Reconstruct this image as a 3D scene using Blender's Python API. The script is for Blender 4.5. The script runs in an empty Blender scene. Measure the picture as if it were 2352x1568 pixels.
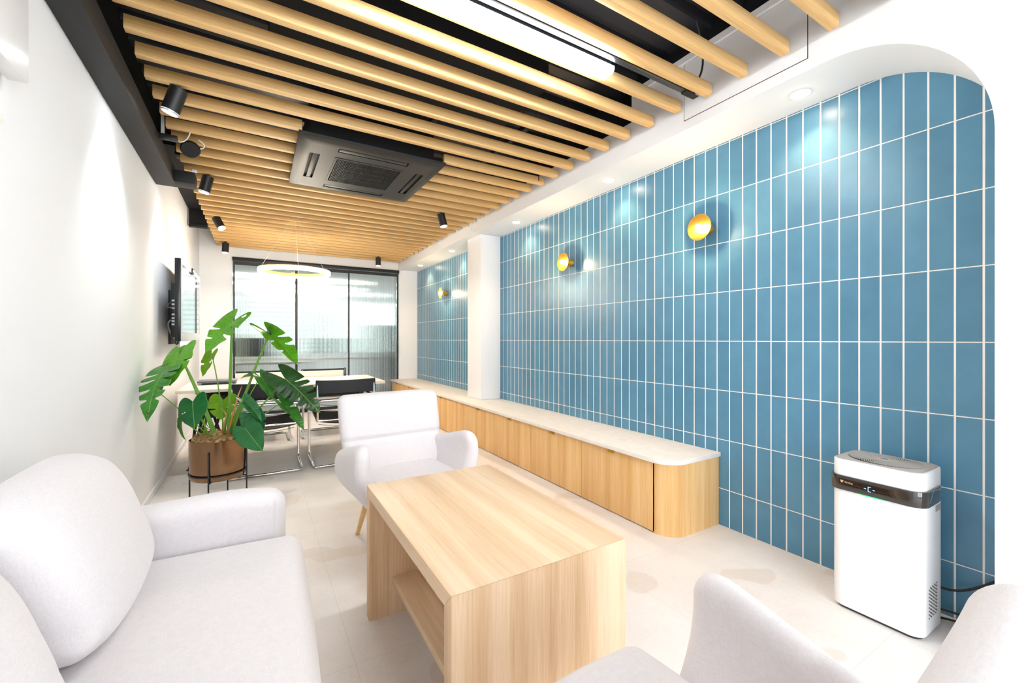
import bpy, bmesh, math, random
from math import sin, cos, pi, radians as R
from mathutils import Vector, Matrix, noise
random.seed(7)
sc = bpy.context.scene
C = sc.collection

# ------------------------------------------------------------------ camera
H = 1.148; YAW = 0.5408; FP = 976.5; CX = 1176.0; CY = 778.64
cam_d = bpy.data.cameras.new('camera'); cam = bpy.data.objects.new('camera', cam_d); C.objects.link(cam)
cam.location = (0, 0, H); cam.rotation_euler = (pi/2, 0, -YAW)
cam_d.sensor_width = 36; cam_d.lens = FP/2352*36; cam_d.shift_y = -(784-CY)/2352
cam_d.clip_start = 0.02; cam_d.clip_end = 200
sc.camera = cam
# ------------------------------------------------------------------ world, exposure
w = bpy.data.worlds.new('sky'); sc.world = w; w.use_nodes = True
w.node_tree.nodes['Background'].inputs[0].default_value = (0.88, 0.95, 1, 1)
w.node_tree.nodes['Background'].inputs[1].default_value = 3.2
sc.view_settings.view_transform = 'Standard'; sc.view_settings.look = 'None'
sc.view_settings.gamma = 1.0; sc.view_settings.use_curve_mapping = False
sc.view_settings.exposure = 1.34
LED_STR = 26.0; DOWN_W = 3.0; SPOT_W = 12.5; RING_STR = 52.0; OFFICE_STR = 7.0
sc.cycles.max_bounces = 8; sc.cycles.diffuse_bounces = 5; sc.cycles.glossy_bounces = 4
sc.cycles.transmission_bounces = 6; sc.cycles.sample_clamp_indirect = 6.0
sc.cycles.caustics_reflective = False; sc.cycles.caustics_refractive = False

# ------------------------------------------------------------------ materials
def srgb(r, g, b):
    f = lambda u: (u/255/12.92) if u/255 <= 0.04045 else ((u/255+0.055)/1.055)**2.4
    return (f(r), f(g), f(b), 1)
def mat(name, col, rough=0.5, metal=0.0, emis=None, estr=0, spec=0.5, sheen=0, coat=0):
    m = bpy.data.materials.new(name); m.use_nodes = True
    b = m.node_tree.nodes['Principled BSDF']
    b.inputs['Base Color'].default_value = col; b.inputs['Roughness'].default_value = rough
    b.inputs['Metallic'].default_value = metal; b.inputs['Specular IOR Level'].default_value = spec
    b.inputs['Sheen Weight'].default_value = sheen; b.inputs['Coat Weight'].default_value = coat
    if emis: b.inputs['Emission Color'].default_value = emis; b.inputs['Emission Strength'].default_value = estr
    return m
def N(m, t, **k):
    n = m.node_tree.nodes.new(t)
    for a, v in k.items(): setattr(n, a, v)
    return n
def L(m, a, b): m.node_tree.links.new(a, b)
def bsdf(m): return m.node_tree.nodes['Principled BSDF']
def mapping(m, scale, coord='Object'):
    tc = N(m, 'ShaderNodeTexCoord'); mp = N(m, 'ShaderNodeMapping'); mp.inputs['Scale'].default_value = scale
    L(m, tc.outputs[coord], mp.inputs[0]); return mp.outputs[0]
def noise_n(m, vec, scale, detail=3, rough=0.5):
    n = N(m, 'ShaderNodeTexNoise'); n.inputs['Scale'].default_value = scale; n.inputs['Detail'].default_value = detail
    n.inputs['Roughness'].default_value = rough; L(m, vec, n.inputs['Vector']); return n
def ramp(m, fac, stops):
    r = N(m, 'ShaderNodeValToRGB'); e = r.color_ramp.elements
    while len(e) < len(stops): e.new(0.5)
    for i, (p, c) in enumerate(stops): e[i].position = p; e[i].color = c
    L(m, fac, r.inputs[0]); return r.outputs[0]
def bump(m, h, strength, dist=0.01, normal=None):
    b = N(m, 'ShaderNodeBump'); b.inputs['Strength'].default_value = strength; b.inputs['Distance'].default_value = dist
    L(m, h, b.inputs['Height'])
    L(m, b.outputs[0], bsdf(m).inputs['Normal']); return b
def mathn(m, op, a, b=None, c=None):
    n = N(m, 'ShaderNodeMath', operation=op)
    for i, v in enumerate((a, b, c)):
        if v is None: continue
        if isinstance(v, (int, float)): n.inputs[i].default_value = v
        else: L(m, v, n.inputs[i])
    return n.outputs[0]
def wood(name, c_lo, c_mid, c_hi, grain, band=14, fine=120, rough=0.5, spread=(0.36, 0.5, 0.64)):
    """grain axis: 0,1,2; bands vary across the other axes"""
    m = mat(name, c_mid, rough, spec=0.3)
    s1 = [band]*3; s1[grain] = band*0.03
    s2 = [fine]*3; s2[grain] = fine*0.03
    a = noise_n(m, mapping(m, s1), 1.0, 2, 0.5); b = noise_n(m, mapping(m, s2), 1.0, 4, 0.65)
    f = mathn(m, 'ADD', mathn(m, 'MULTIPLY', a.outputs[0], 0.62), mathn(m, 'MULTIPLY', b.outputs[0], 0.38))
    L(m, ramp(m, f, [(spread[0], c_lo), (spread[1], c_mid), (spread[2], c_hi)]), bsdf(m).inputs['Base Color'])
    bump(m, b.outputs[0], 0.12, 0.002)
    return m
M = {}
M['white'] = mat('white_wall_paint', srgb(239, 240, 242), 0.75, spec=0.2)
n_ = noise_n(M['white'], mapping(M['white'], (1, 1, 1)), 220, 2); bump(M['white'], n_.outputs[0], 0.06, 0.002)
M['black_paint'] = mat('black_ceiling_paint', srgb(20, 21, 24), 0.7, spec=0.3)
M['black_beam'] = mat('black_beam_paint', srgb(36, 36, 38), 0.6, spec=0.3)
M['black_metal'] = mat('black_powder_coat', srgb(24, 24, 26), 0.45)
M['ac'] = mat('charcoal_plastic', srgb(28, 27, 27), 0.5)
M['ac_dark'] = mat('dark_void_plastic', srgb(12, 12, 13), 0.7)
M['slat'] = wood('slat_wood', srgb(192, 146, 88), srgb(220, 176, 114), srgb(236, 198, 140), 0, 16, 170, 0.5)
M['oak_x'] = wood('pale_ash_veneer_along_table', srgb(216, 182, 144), srgb(228, 198, 162), srgb(237, 212, 180), 1, 16, 150, 0.45)
M['oak_z'] = wood('pale_ash_veneer_upright', srgb(204, 166, 126), srgb(222, 188, 150), srgb(235, 207, 174), 2, 14, 150, 0.5)
M['cab'] = wood('cabinet_ash_veneer', srgb(212, 164, 104), srgb(228, 184, 124), srgb(238, 202, 148), 2, 13, 150, 0.5)
M['leg_wood'] = wood('beech_leg', srgb(214, 172, 112), srgb(226, 188, 130), srgb(236, 202, 148), 2, 12, 120, 0.5)
M['chrome'] = mat('polished_chrome', (0.82, 0.82, 0.82, 1), 0.06, 1.0)
M['leather'] = mat('black_leather', srgb(24, 26, 32), 0.5)
n_ = noise_n(M['leather'], mapping(M['leather'], (1, 1, 1)), 300, 3); bump(M['leather'], n_.outputs[0], 0.15, 0.001)
M['bronze'] = mat('brushed_bronze', srgb(146, 114, 86), 0.16, 1.0)
M['brass'] = mat('brushed_brass', srgb(245, 190, 84), 0.34, 1.0)
bsdf(M['brass']).inputs['Anisotropic'].default_value = 0.7
M['handle_brass'] = mat('satin_brass_pull', srgb(205, 160, 60), 0.35, 1.0)
M['plastic_w'] = mat('white_gloss_plastic', srgb(244, 245, 247), 0.28)
M['plastic_g'] = mat('grey_plastic', srgb(176, 174, 172), 0.45)
M['smoke'] = mat('smoked_gloss_band', srgb(34, 27, 22), 0.06, coat=1)
M['silver'] = mat('silver_plastic', srgb(196, 196, 198), 0.35, 0.3)
M['tv_black'] = mat('black_gloss_plastic', srgb(18, 20, 26), 0.25)
M['screen'] = mat('glossy_black_screen', srgb(38, 42, 50), 0.05, coat=1)
M['laptop'] = mat('grey_aluminium', srgb(104, 108, 114), 0.4, 0.4)
M['desk_top'] = wood('white_washed_laminate', srgb(226, 214, 198), srgb(236, 226, 212), srgb(243, 236, 226), 0, 10, 90, 0.5)
M['cable_w'] = mat('white_cable', srgb(225, 225, 222), 0.5)
M['cable_g'] = mat('grey_cable', srgb(150, 150, 150), 0.5)
M['cable_b'] = mat('black_cable', srgb(20, 20, 20), 0.5)
M['cable_blue'] = mat('blue_cable', srgb(60, 120, 180), 0.5)
M['led'] = mat('led_tube_glow', (1, 1, 1, 1), 0.4, emis=(0.90, 0.96, 1, 1), estr=LED_STR)
M['ring_glow'] = mat('ring_glow', (1, 1, 1, 1), 0.4, emis=(1, 0.88, 0.72, 1), estr=RING_STR)
M['warm_glow'] = mat('warm_lamp_glow', (1, 1, 1, 1), 0.4, emis=(1, 0.80, 0.55, 1), estr=30)
M['cool_glow'] = mat('cool_lamp_glow', (1, 1, 1, 1), 0.4, emis=(0.88, 0.96, 1, 1), estr=30)
M['office_led'] = mat('office_led_glow', (1, 1, 1, 1), 0.4, emis=(0.96, 1, 1, 1), estr=OFFICE_STR)
M['ring_frame'] = mat('tan_ring_frame', srgb(222, 160, 84), 0.5)
M['blue_digit'] = mat('blue_digit_glow', (0, 0, 0, 1), 0.4, emis=(0.12, 0.25, 1, 1), estr=2.2)
M['green_glow'] = mat('green_status_glow', (0, 0, 0, 1), 0.4, emis=(0.02, 1, 0.25, 1), estr=0.9)
M['logo'] = mat('beige_logo_print', srgb(205, 180, 150), 0.5)
M['blue_mark'] = mat('blue_mark_print', srgb(70, 110, 140), 0.5)
M['coir'] = mat('coconut_fibre', srgb(190, 150, 96), 0.9)
M['socket'] = mat('socket_plate', srgb(238, 232, 222), 0.5)
M['mark_dark'] = mat('dark_gap', srgb(60, 55, 50), 0.8)
M['gap'] = mat('door_gap_shadow_line', srgb(70, 48, 26), 0.8)
M['office_dark'] = mat('dark_office_furniture', srgb(84, 86, 82), 0.7)
M['office_mid'] = mat('grey_office_furniture', srgb(150, 156, 150), 0.7)
M['office_olive'] = mat('olive_office_board', srgb(190, 194, 176), 0.7)

# fabric with a fine woven bump and slight mottling
def fabric(name, a, b):
    m = mat(name, a, 0.9, spec=0.1, sheen=0.25)
    v = mapping(m, (1, 1, 1))
    n1 = noise_n(m, v, 260, 2)
    s1 = noise_n(m, mapping(m, (900, 60, 60)), 1, 2); s2 = noise_n(m, mapping(m, (60, 60, 900)), 1, 2); s3 = noise_n(m, mapping(m, (60, 900, 60)), 1, 2)
    f = mathn(m, 'ADD', mathn(m, 'MULTIPLY', n1.outputs[0], 0.3), mathn(m, 'MULTIPLY', mathn(m, 'ADD', mathn(m, 'ADD', s1.outputs[0], s2.outputs[0]), s3.outputs[0]), 0.233))
    L(m, ramp(m, f, [(0.30, b), (0.66, a)]), bsdf(m).inputs['Base Color'])
    bump(m, f, 0.12, 0.001)
    return m
M['fabric'] = fabric('pale_blush_grey_linen', srgb(232, 227, 228), srgb(216, 210, 211))
M['bench_fab'] = mat('pale_bench_vinyl', srgb(236, 226, 216), 0.6)

n_ = noise_n(M['coir'], mapping(M['coir'], (1, 1, 1)), 55, 4); L(M['coir'], ramp(M['coir'], n_.outputs[0], [(0.38, srgb(112, 82, 46)), (0.62, srgb(208, 168, 112))]), bsdf(M['coir']).inputs['Base Color']); bump(M['coir'], n_.outputs[0], 0.9, 0.02)
# tiles: stacked upright blue tiles with white grout; y pitch 81 mm, z pitch 303 mm
M['dim_film'] = mat('dimming_window_film', (0.45, 0.5, 0.5, 1), 0.6)  # film added over the office windows to dim the daylight
def tiles():
    m = mat('blue_stacked_tile', srgb(70, 128, 160), 0.3, spec=0.5)
    g = N(m, 'ShaderNodeNewGeometry'); sp = N(m, 'ShaderNodeSeparateXYZ'); L(m, g.outputs['Position'], sp.inputs[0])
    def cell(o, off, pitch):
        return mathn(m, 'DIVIDE', mathn(m, 'SUBTRACT', o, off), pitch)
    cy = cell(sp.outputs[1], 1.857-0.081*40, 0.081); cz = cell(sp.outputs[2], 1.1355-0.303*6, 0.303)
    fy = mathn(m, 'FRACT', cy); fz = mathn(m, 'FRACT', cz)
    dy = mathn(m, 'MULTIPLY', mathn(m, 'MINIMUM', fy, mathn(m, 'SUBTRACT', 1.0, fy)), 0.081)
    dz = mathn(m, 'MULTIPLY', mathn(m, 'MINIMUM', fz, mathn(m, 'SUBTRACT', 1.0, fz)), 0.303)
    ry = mathn(m, 'SUBTRACT', dy, 0.0033); rz = mathn(m, 'SUBTRACT', dz, 0.0022)
    d = mathn(m, 'MINIMUM', ry, rz)
    isg = mathn(m, 'LESS_THAN', d, 0.0)
    wn = N(m, 'ShaderNodeTexWhiteNoise', noise_dimensions='2D')
    cb = N(m, 'ShaderNodeCombineXYZ'); L(m, mathn(m, 'FLOOR', cy), cb.inputs[0]); L(m, mathn(m, 'FLOOR', cz), cb.inputs[1]); L(m, cb.outputs[0], wn.inputs['Vector'])
    nz = noise_n(m, g.outputs['Position'], 9, 3)
    v = mathn(m, 'ADD', mathn(m, 'MULTIPLY', wn.outputs[0], 0.35), mathn(m, 'MULTIPLY', nz.outputs[0], 0.65))
    tc = ramp(m, v, [(0.25, srgb(78, 130, 160)), (0.75, srgb(91, 145, 175))])
    mx = N(m, 'ShaderNodeMix', data_type='RGBA'); L(m, isg, mx.inputs[0]); L(m, tc, mx.inputs[6]); mx.inputs[7].default_value = srgb(243, 240, 236)
    L(m, mx.outputs[2], bsdf(m).inputs['Base Color'])
    L(m, mathn(m, 'ADD', mathn(m, 'MULTIPLY', isg, 0.4), 0.32), bsdf(m).inputs['Roughness'])
    h = mathn(m, 'ADD', mathn(m, 'MINIMUM', mathn(m, 'MAXIMUM', mathn(m, 'DIVIDE', d, 0.002), 0.0), 1.0), mathn(m, 'MULTIPLY', nz.outputs[0], 0.25))
    bump(m, h, 0.5, 0.0012)
    return m
M['tiles'] = tiles()

def floor_mat():
    m = mat('pale_sheet_floor', srgb(232, 226, 218), 0.55, spec=0.35)
    g = N(m, 'ShaderNodeNewGeometry')
    n1 = noise_n(m, g.outputs['Position'], 1.6, 4, 0.6); n2 = noise_n(m, g.outputs['Position'], 70, 3, 0.6)
    f = mathn(m, 'ADD', mathn(m, 'MULTIPLY', n1.outputs[0], 0.75), mathn(m, 'MULTIPLY', n2.outputs[0], 0.25))
    c1 = ramp(m, f, [(0.34, srgb(226, 217, 210)), (0.5, srgb(235, 229, 225)), (0.68, srgb(240, 238, 236))])
    # faint water stains with their own outlines
    n3 = noise_n(m, g.outputs['Position'], 2.3, 2, 0.45)
    st = ramp(m, n3.outputs[0], [(0.615, (0, 0, 0, 1)), (0.63, (1, 1, 1, 1))])
    mx = N(m, 'ShaderNodeMix', data_type='RGBA'); L(m, mathn(m, 'MULTIPLY', st, 0.35), mx.inputs[0]); L(m, c1, mx.inputs[6]); mx.inputs[7].default_value = srgb(212, 194, 176)
    # sheet joints every 0.914 m in y, 0.61 in x
    sp = N(m, 'ShaderNodeSeparateXYZ'); L(m, g.outputs['Position'], sp.inputs[0])
    def line(o, off, p, wd):
        fr = mathn(m, 'FRACT', mathn(m, 'DIVIDE', mathn(m, 'ADD', o, 20*p-off), p))
        return mathn(m, 'LESS_THAN', mathn(m, 'MULTIPLY', mathn(m, 'ABSOLUTE', mathn(m, 'SUBTRACT', fr, 0.5)), p), wd)
    ln = mathn(m, 'MAXIMUM', line(sp.outputs[0], 0.30+0.305, 0.61, 0.0008), line(sp.outputs[1], 0.2, 0.914, 0.0008))
    mx2 = N(m, 'ShaderNodeMix', data_type='RGBA'); L(m, mathn(m, 'MULTIPLY', ln, 0.3), mx2.inputs[0]); L(m, mx.outputs[2], mx2.inputs[6]); mx2.inputs[7].default_value = srgb(150, 145, 138)
    L(m, mx2.outputs[2], bsdf(m).inputs['Base Color'])
    bump(m, n2.outputs[0], 0.08, 0.002)
    return m
M['floor'] = floor_mat()
m = mat('pale_stone_top', srgb(240, 236, 229), 0.55, spec=0.35); M['stone'] = m
v = mapping(m, (1, 1, 1)); n_ = noise_n(m, v, 14, 5, 0.65)
L(m, ramp(m, n_.outputs[0], [(0.35, srgb(234, 227, 218)), (0.65, srgb(240, 235, 228))]), bsdf(m).inputs['Base Color']); bump(m, n_.outputs[0], 0.15, 0.004)
# corrugated black deck
m = mat('black_corrugated_deck', srgb(36, 37, 44), 0.45, spec=0.5); M['deck'] = m
# fluted glass: narrow upright ribs
m = mat('fluted_glass', (0.82, 0.85, 0.82, 1), 0.08); M['fluted'] = m
b = bsdf(m); b.inputs['Transmission Weight'].default_value = 1.0; b.inputs['IOR'].default_value = 1.45
g = N(m, 'ShaderNodeNewGeometry'); sp = N(m, 'ShaderNodeSeparateXYZ'); L(m, g.outputs['Position'], sp.inputs[0])
fl = mathn(m, 'SINE', mathn(m, 'MULTIPLY', sp.outputs[0], 2*pi/0.019))
sn = N(m, 'ShaderNodeSeparateXYZ'); L(m, g.outputs['True Normal'], sn.inputs[0])
bb = bump(m, fl, 1.0, 0.0032)
front = mathn(m, 'LESS_THAN', sn.outputs[1], 0.0); L(m, front, bb.inputs['Strength'])
m = mat('clear_window_glass', (1, 1, 1, 1), 0.0); M['pane'] = m
b = bsdf(m); b.inputs['Transmission Weight'].default_value = 1.0; b.inputs['IOR'].default_value = 1.02
m = M['dim_film']; out = m.node_tree.nodes['Material Output']
tr = N(m, 'ShaderNodeBsdfTransparent'); tr.inputs[0].default_value = (0.5, 0.52, 0.50, 1); tl = N(m, 'ShaderNodeBsdfTranslucent'); tl.inputs[0].default_value = (0.3, 0.33, 0.32, 1)
ms = N(m, 'ShaderNodeMixShader'); ms.inputs[0].default_value = 0.25; L(m, tr.outputs[0], ms.inputs[1]); L(m, tl.outputs[0], ms.inputs[2]); L(m, ms.outputs[0], out.inputs[0])
# leaves
def leaf_mat(name, a, b_, t):
    m = mat(name, a, 0.32, spec=0.5)
    uv = N(m, 'ShaderNodeUVMap'); sp = N(m, 'ShaderNodeSeparateXYZ'); L(m, uv.outputs[0], sp.inputs[0])
    vein = mathn(m, 'ABSOLUTE', mathn(m, 'SINE', mathn(m, 'MULTIPLY', sp.outputs[0], 55.0)))
    n1 = noise_n(m, mapping(m, (1, 1, 1)), 14, 2)
    f = mathn(m, 'ADD', mathn(m, 'MULTIPLY', n1.outputs[0], 0.75), mathn(m, 'MULTIPLY', vein, 0.18))
    col = ramp(m, f, [(0.3, b_), (0.7, a)])
    mid = mathn(m, 'LESS_THAN', sp.outputs[1], 0.009)
    mx = N(m, 'ShaderNodeMix', data_type='RGBA'); L(m, mathn(m, 'MULTIPLY', mid, 0.75), mx.inputs[0]); L(m, col, mx.inputs[6]); mx.inputs[7].default_value = srgb(150, 200, 80)
    L(m, mx.outputs[2], bsdf(m).inputs['Base Color'])
    bump(m, vein, 0.25, 0.003)
    out = m.node_tree.nodes['Material Output']
    tr = N(m, 'ShaderNodeBsdfTranslucent'); L(m, mx.outputs[2], tr.inputs[0]); ms = N(m, 'ShaderNodeMixShader'); ms.inputs[0].default_value = t
    L(m, bsdf(m).outputs[0], ms.inputs[1]); L(m, tr.outputs[0], ms.inputs[2]); L(m, ms.outputs[0], out.inputs[0])
    return m
M['leaf_bright'] = leaf_mat('bright_green_leaf', srgb(118, 190, 44), srgb(84, 164, 30), 0.35)
M['leaf_yellow'] = leaf_mat('yellow_green_leaf', srgb(158, 200, 56), srgb(126, 178, 40), 0.4)
M['leaf_dark'] = leaf_mat('dark_green_leaf', srgb(36, 118, 54), srgb(18, 88, 40), 0.15)
M['leaf_deep'] = leaf_mat('deep_olive_leaf', srgb(50, 92, 40), srgb(28, 68, 28), 0.12)
M['leaf_mid'] = leaf_mat('mid_green_leaf', srgb(84, 156, 60), srgb(54, 126, 42), 0.3)
M['stem'] = mat('green_stem', srgb(104, 156, 50), 0.45)
M['stem_brown'] = mat('dry_brown_sheath', srgb(196, 140, 84), 0.7)

# ------------------------------------------------------------------ mesh helpers
class MB:
    def __init__(s): s.v = []; s.f = []; s.uv = {}
    def box(s, x0, x1, y0, y1, z0, z1):
        b = len(s.v)
        s.v += [(x, y, z) for z in (z0, z1) for y in (y0, y1) for x in (x0, x1)]
        s.f += [tuple(b+i for i in q) for q in ((0, 2, 3, 1), (4, 5, 7, 6), (0, 1, 5, 4), (2, 6, 7, 3), (0, 4, 6, 2), (1, 3, 7, 5))]
        return s
    def tube(s, pts, r, seg=10, cap=True):
        pts = [Vector(p) for p in pts]; n = len(pts); rr = r if isinstance(r, (list, tuple)) else [r]*n
        b = len(s.v); up = None
        for i, p in enumerate(pts):
            t = (pts[min(i+1, n-1)]-pts[max(i-1, 0)]).normalized()
            if up is None:
                up = Vector((0, 0, 1)) if abs(t.z) < 0.9 else Vector((1, 0, 0))
            a = (up-t*up.dot(t)).normalized(); up = a; c = t.cross(a)
            for k in range(seg):
                an = 2*pi*k/seg; q = p+(a*cos(an)+c*sin(an))*rr[i]; s.v.append(tuple(q))
        for i in range(n-1):
            for k in range(seg):
                k2 = (k+1) % seg
                s.f.append((b+i*seg+k, b+i*seg+k2, b+(i+1)*seg+k2, b+(i+1)*seg+k))
        if cap:
            s.f.append(tuple(b+k for k in range(seg))[::-1]); s.f.append(tuple(b+(n-1)*seg+k for k in range(seg)))
        return s
    def lathe(s, prof, seg=40, center=(0, 0, 0), axis=None):
        """prof: list of (r, h) ; axis: Matrix turning z to the wanted axis"""
        b = len(s.v); c = Vector(center)
        for (r, h) in prof:
            for k in range(seg):
                q = Vector((r*cos(2*pi*k/seg), r*sin(2*pi*k/seg), h))
                if axis: q = axis @ q
                s.v.append(tuple(q+c))
        for i in range(len(prof)-1):
            for k in range(seg):
                k2 = (k+1) % seg
                s.f.append((b+i*seg+k, b+i*seg+k2, b+(i+1)*seg+k2, b+(i+1)*seg+k))
        s.f.append(tuple(b+k for k in range(seg))[::-1]); s.f.append(tuple(b+(len(prof)-1)*seg+k for k in range(seg)))
        return s
    def prism(s, poly, a0, a1, fn):
        """poly 2-D points, fn(u, v, a) -> xyz"""
        b = len(s.v); n = len(poly)
        s.v += [fn(u, v, a0) for u, v in poly]+[fn(u, v, a1) for u, v in poly]
        s.f.append(tuple(range(b, b+n))); s.f.append(tuple(range(b+n, b+2*n))[::-1])
        for i in range(n):
            j = (i+1) % n; s.f.append((b+i, b+n+i, b+n+j, b+j))
        return s
    def rbox(s, cx, cy, cz, hx, hy, hz, r, m=4, n=6, fn=None):
        def samples(h):
            k = [h-r+r*math.tan(pi/4*i/m) for i in range(m+1)]
            inner = [(-1+2*i/n)*(h-r) for i in range(1, n)]
            return [-x for x in k[::-1]]+inner+k
        hs = (hx, hy, hz); S = [samples(h) for h in hs]
        for ax in range(3):
            u, v = [(1, 2), (2, 0), (0, 1)][ax]
            for sg in (-1, 1):
                b = len(s.v); U, V = S[u], S[v]
                for a in U:
                    for c in V:
                        p = [0, 0, 0]; p[ax] = sg*hs[ax]; p[u] = a; p[v] = c
                        inn = [max(-(hs[i]-r), min(hs[i]-r, p[i])) for i in range(3)]
                        d = Vector([p[i]-inn[i] for i in range(3)]).normalized()
                        q = [inn[i]+d[i]*r for i in range(3)]
                        t = fn(*q) if fn else q
                        s.v.append((t[0]+cx, t[1]+cy, t[2]+cz))
                nv = len(V)
                for i in range(len(U)-1):
                    for j in range(nv-1):
                        q = (b+i*nv+j, b+(i+1)*nv+j, b+(i+1)*nv+j+1, b+i*nv+j+1)
                        s.f.append(q if sg > 0 else q[::-1])
        return s
    def build(s, name, m, parent=None, bevel=0, smooth=True, weld=False, ang=0.7, local=False):
        off = Vector((0, 0, 0)); o_ = parent
        if not local:
            while o_ is not None: off += o_.location; o_ = o_.parent
        me = bpy.data.meshes.new(name)
        me.from_pydata([tuple(Vector(p)-off) for p in s.v], [], s.f)
        bm = bmesh.new(); bm.from_mesh(me)
        if weld: bmesh.ops.remove_doubles(bm, verts=bm.verts, dist=1e-5)
        bmesh.ops.recalc_face_normals(bm, faces=bm.faces)
        if bevel: bmesh.ops.bevel(bm, geom=[e for e in bm.edges if e.is_manifold and e.calc_face_angle(0) > 0.5], offset=bevel, segments=2, affect='EDGES', profile=0.5)
        bm.to_mesh(me); bm.free()
        if smooth:
            for p in me.polygons: p.use_smooth = True
            me.set_sharp_from_angle(angle=ang)
        me.materials.append(m)
        o = bpy.data.objects.new(name, me); C.objects.link(o)
        if parent is not None: o.parent = parent
        return o
def tag(o, label=None, cat=None, group=None, kind=None):
    if label: o['label'] = label
    if cat: o['category'] = cat
    if group: o['group'] = group
    if kind: o['kind'] = kind
    return o
def thing(name, label, cat, loc=(0, 0, 0), group=None, rz=0):
    o = bpy.data.objects.new(name, None); C.objects.link(o); o.location = loc; o.rotation_euler = (0, 0, rz); o.empty_display_size = 0.1
    return tag(o, label, cat, group)
def copy_tree(o, parent=None):
    c = o.copy(); C.objects.link(c)
    if parent is not None: c.parent = parent
    for ch in [x for x in C.objects if x.parent == o]: copy_tree(ch, c)
    return c
def struct(o, name=None): o['kind'] = 'structure'; return o
def bez(a, b, c, d, n=12):
    a, b, c, d = map(Vector, (a, b, c, d)); out = []
    for i in range(n+1):
        t = i/n; u = 1-t
        out.append(a*u**3+b*3*u*u*t+c*3*u*t*t+d*t**3)
    return out
def smooth_path(pts, rad, k=5):
    """polyline with rounded corners"""
    P = [Vector(p) for p in pts]; out = [P[0]]
    for i in range(1, len(P)-1):
        a = (P[i-1]-P[i]); c = (P[i+1]-P[i]); r = min(rad, a.length*0.45, c.length*0.45)
        p0 = P[i]+a.normalized()*r; p1 = P[i]+c.normalized()*r
        for j in range(k+1):
            t = j/k; out.append(p0*(1-t)**2+P[i]*2*t*(1-t)+p1*t*t)
    out.append(P[-1]); return out
def light(name, typ, loc, power, col, parent=None, **k):
    d = bpy.data.lights.new(name, typ); d.energy = power; d.color = col
    for a, v in k.items(): setattr(d, a, v)
    o = bpy.data.objects.new(name, d); C.objects.link(o); o.location = loc
    if parent is not None: o.parent = parent
    return o
ORD = ['first', 'second', 'third', 'fourth', 'fifth', 'sixth', 'seventh', 'eighth', 'ninth', 'tenth', 'eleventh', 'twelfth', 'thirteenth', 'fourteenth', 'fifteenth', 'sixteenth', 'seventeenth', 'eighteenth', 'nineteenth', 'twentieth']
def ordinal(n):
    if n <= 20: return ORD[n-1]
    t = {2: 'twenty', 3: 'thirty', 4: 'forty'}[n//10]
    return (t[:-1]+'ieth') if n % 10 == 0 else t+'-'+ORD[n % 10-1]

# ------------------------------------------------------------------ room shell
W = 2.461; WB = 2.123; YB = 7.40; YN = -2.4; ZS = 2.355; ZC = 2.95
def wl(y): return -0.600-0.0125*y          # left wall runs very slightly off square
struct(MB().box(-1.2, 2.8, YN-0.2, YB+0.05, -0.1, 0).build('floor', M['floor'], smooth=False))
# left wall
mb = MB(); mb.prism([(wl(YN), YN), (wl(YB), YB), (wl(YB)-0.15, YB), (wl(YN)-0.15, YN)], 0, ZC, lambda u, v, a: (u, v, a))
struct(mb.build('wall_left', M['white'], smooth=False))
mb = MB(); mb.prism([(wl(1.5)+0.008, 1.5), (wl(YB)+0.008, YB-0.002), (wl(YB)+0.0005, YB-0.002), (wl(1.5)+0.0005, 1.5)], 0, 0.06, lambda u, v, a: (u, v, a))
struct(mb.build('baseboard_left', M['white'], smooth=False))
# tiled right wall (recess back)
struct(MB().box(W, W+0.12, 0.30, YB, -0.02, 2.40).build('wall_right', M['tiles'], smooth=False))
# bulkhead face with the arched opening
arc = [(0.889+0.5*cos(a), 1.855+0.5*sin(a)) for a in [pi-(pi/2)*i/28 for i in range(29)]]
poly = [(YN, 0), (0.389, 0)]+arc+[(YB, ZS), (YB, 2.58), (2.0, 2.58), (2.0, 2.76), (YN, 2.76)]
mb = MB(); mb.prism(poly, WB, W-0.001, lambda u, v, a: (a, u, v))
struct(mb.build('wall_alcove', M['white'], ang=0.5))
struct(MB().box(WB+0.10, W, 2.0, YB, 2.581, ZC).build('trim_1', M['black_paint'], smooth=False))
struct(MB().box(WB+0.03, W, YN, 2.0, 2.762, ZC).build('trim_2', M['black_paint'], smooth=False))
mb = MB(); mb.prism([(wl(YN), YN), (wl(4.1), 4.1), (wl(4.1)+0.012, 4.1), (wl(YN)+0.012, YN)], 2.432, ZC, lambda u, v, a: (u, v, a)); mb.prism([(wl(4.1), 4.1), (wl(6.0), 6.0), (wl(6.0)+0.012, 6.0), (wl(4.1)+0.012, 4.1)], 2.742, ZC, lambda u, v, a: (u, v, a))
struct(mb.build('trim_void', M['black_paint'], smooth=False))  # black strip painted on the wall for the dark void above the beam
struct(MB().box(WB-0.012, WB+0.02, YN, 1.99, 2.742, 2.775).build('trim_3', M['white'], smooth=False))
# column between the two tiled bays
struct(MB().box(2.203, W-0.001, 4.36, 4.722, 0.4515, ZS-0.001).build('wall_column', M['white'], bevel=0.003))
# back wall: left part, strip over the glass, right part
mb = MB(); mb.box(-0.80, -0.305, YB, YB+0.12, 0, ZC); mb.box(-0.305, 2.130, YB, YB+0.12, 2.343, ZC); mb.box(2.130, 2.60, YB, YB+0.12, 0, ZC)
struct(mb.build('wall_back', M['white'], smooth=False))
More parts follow.
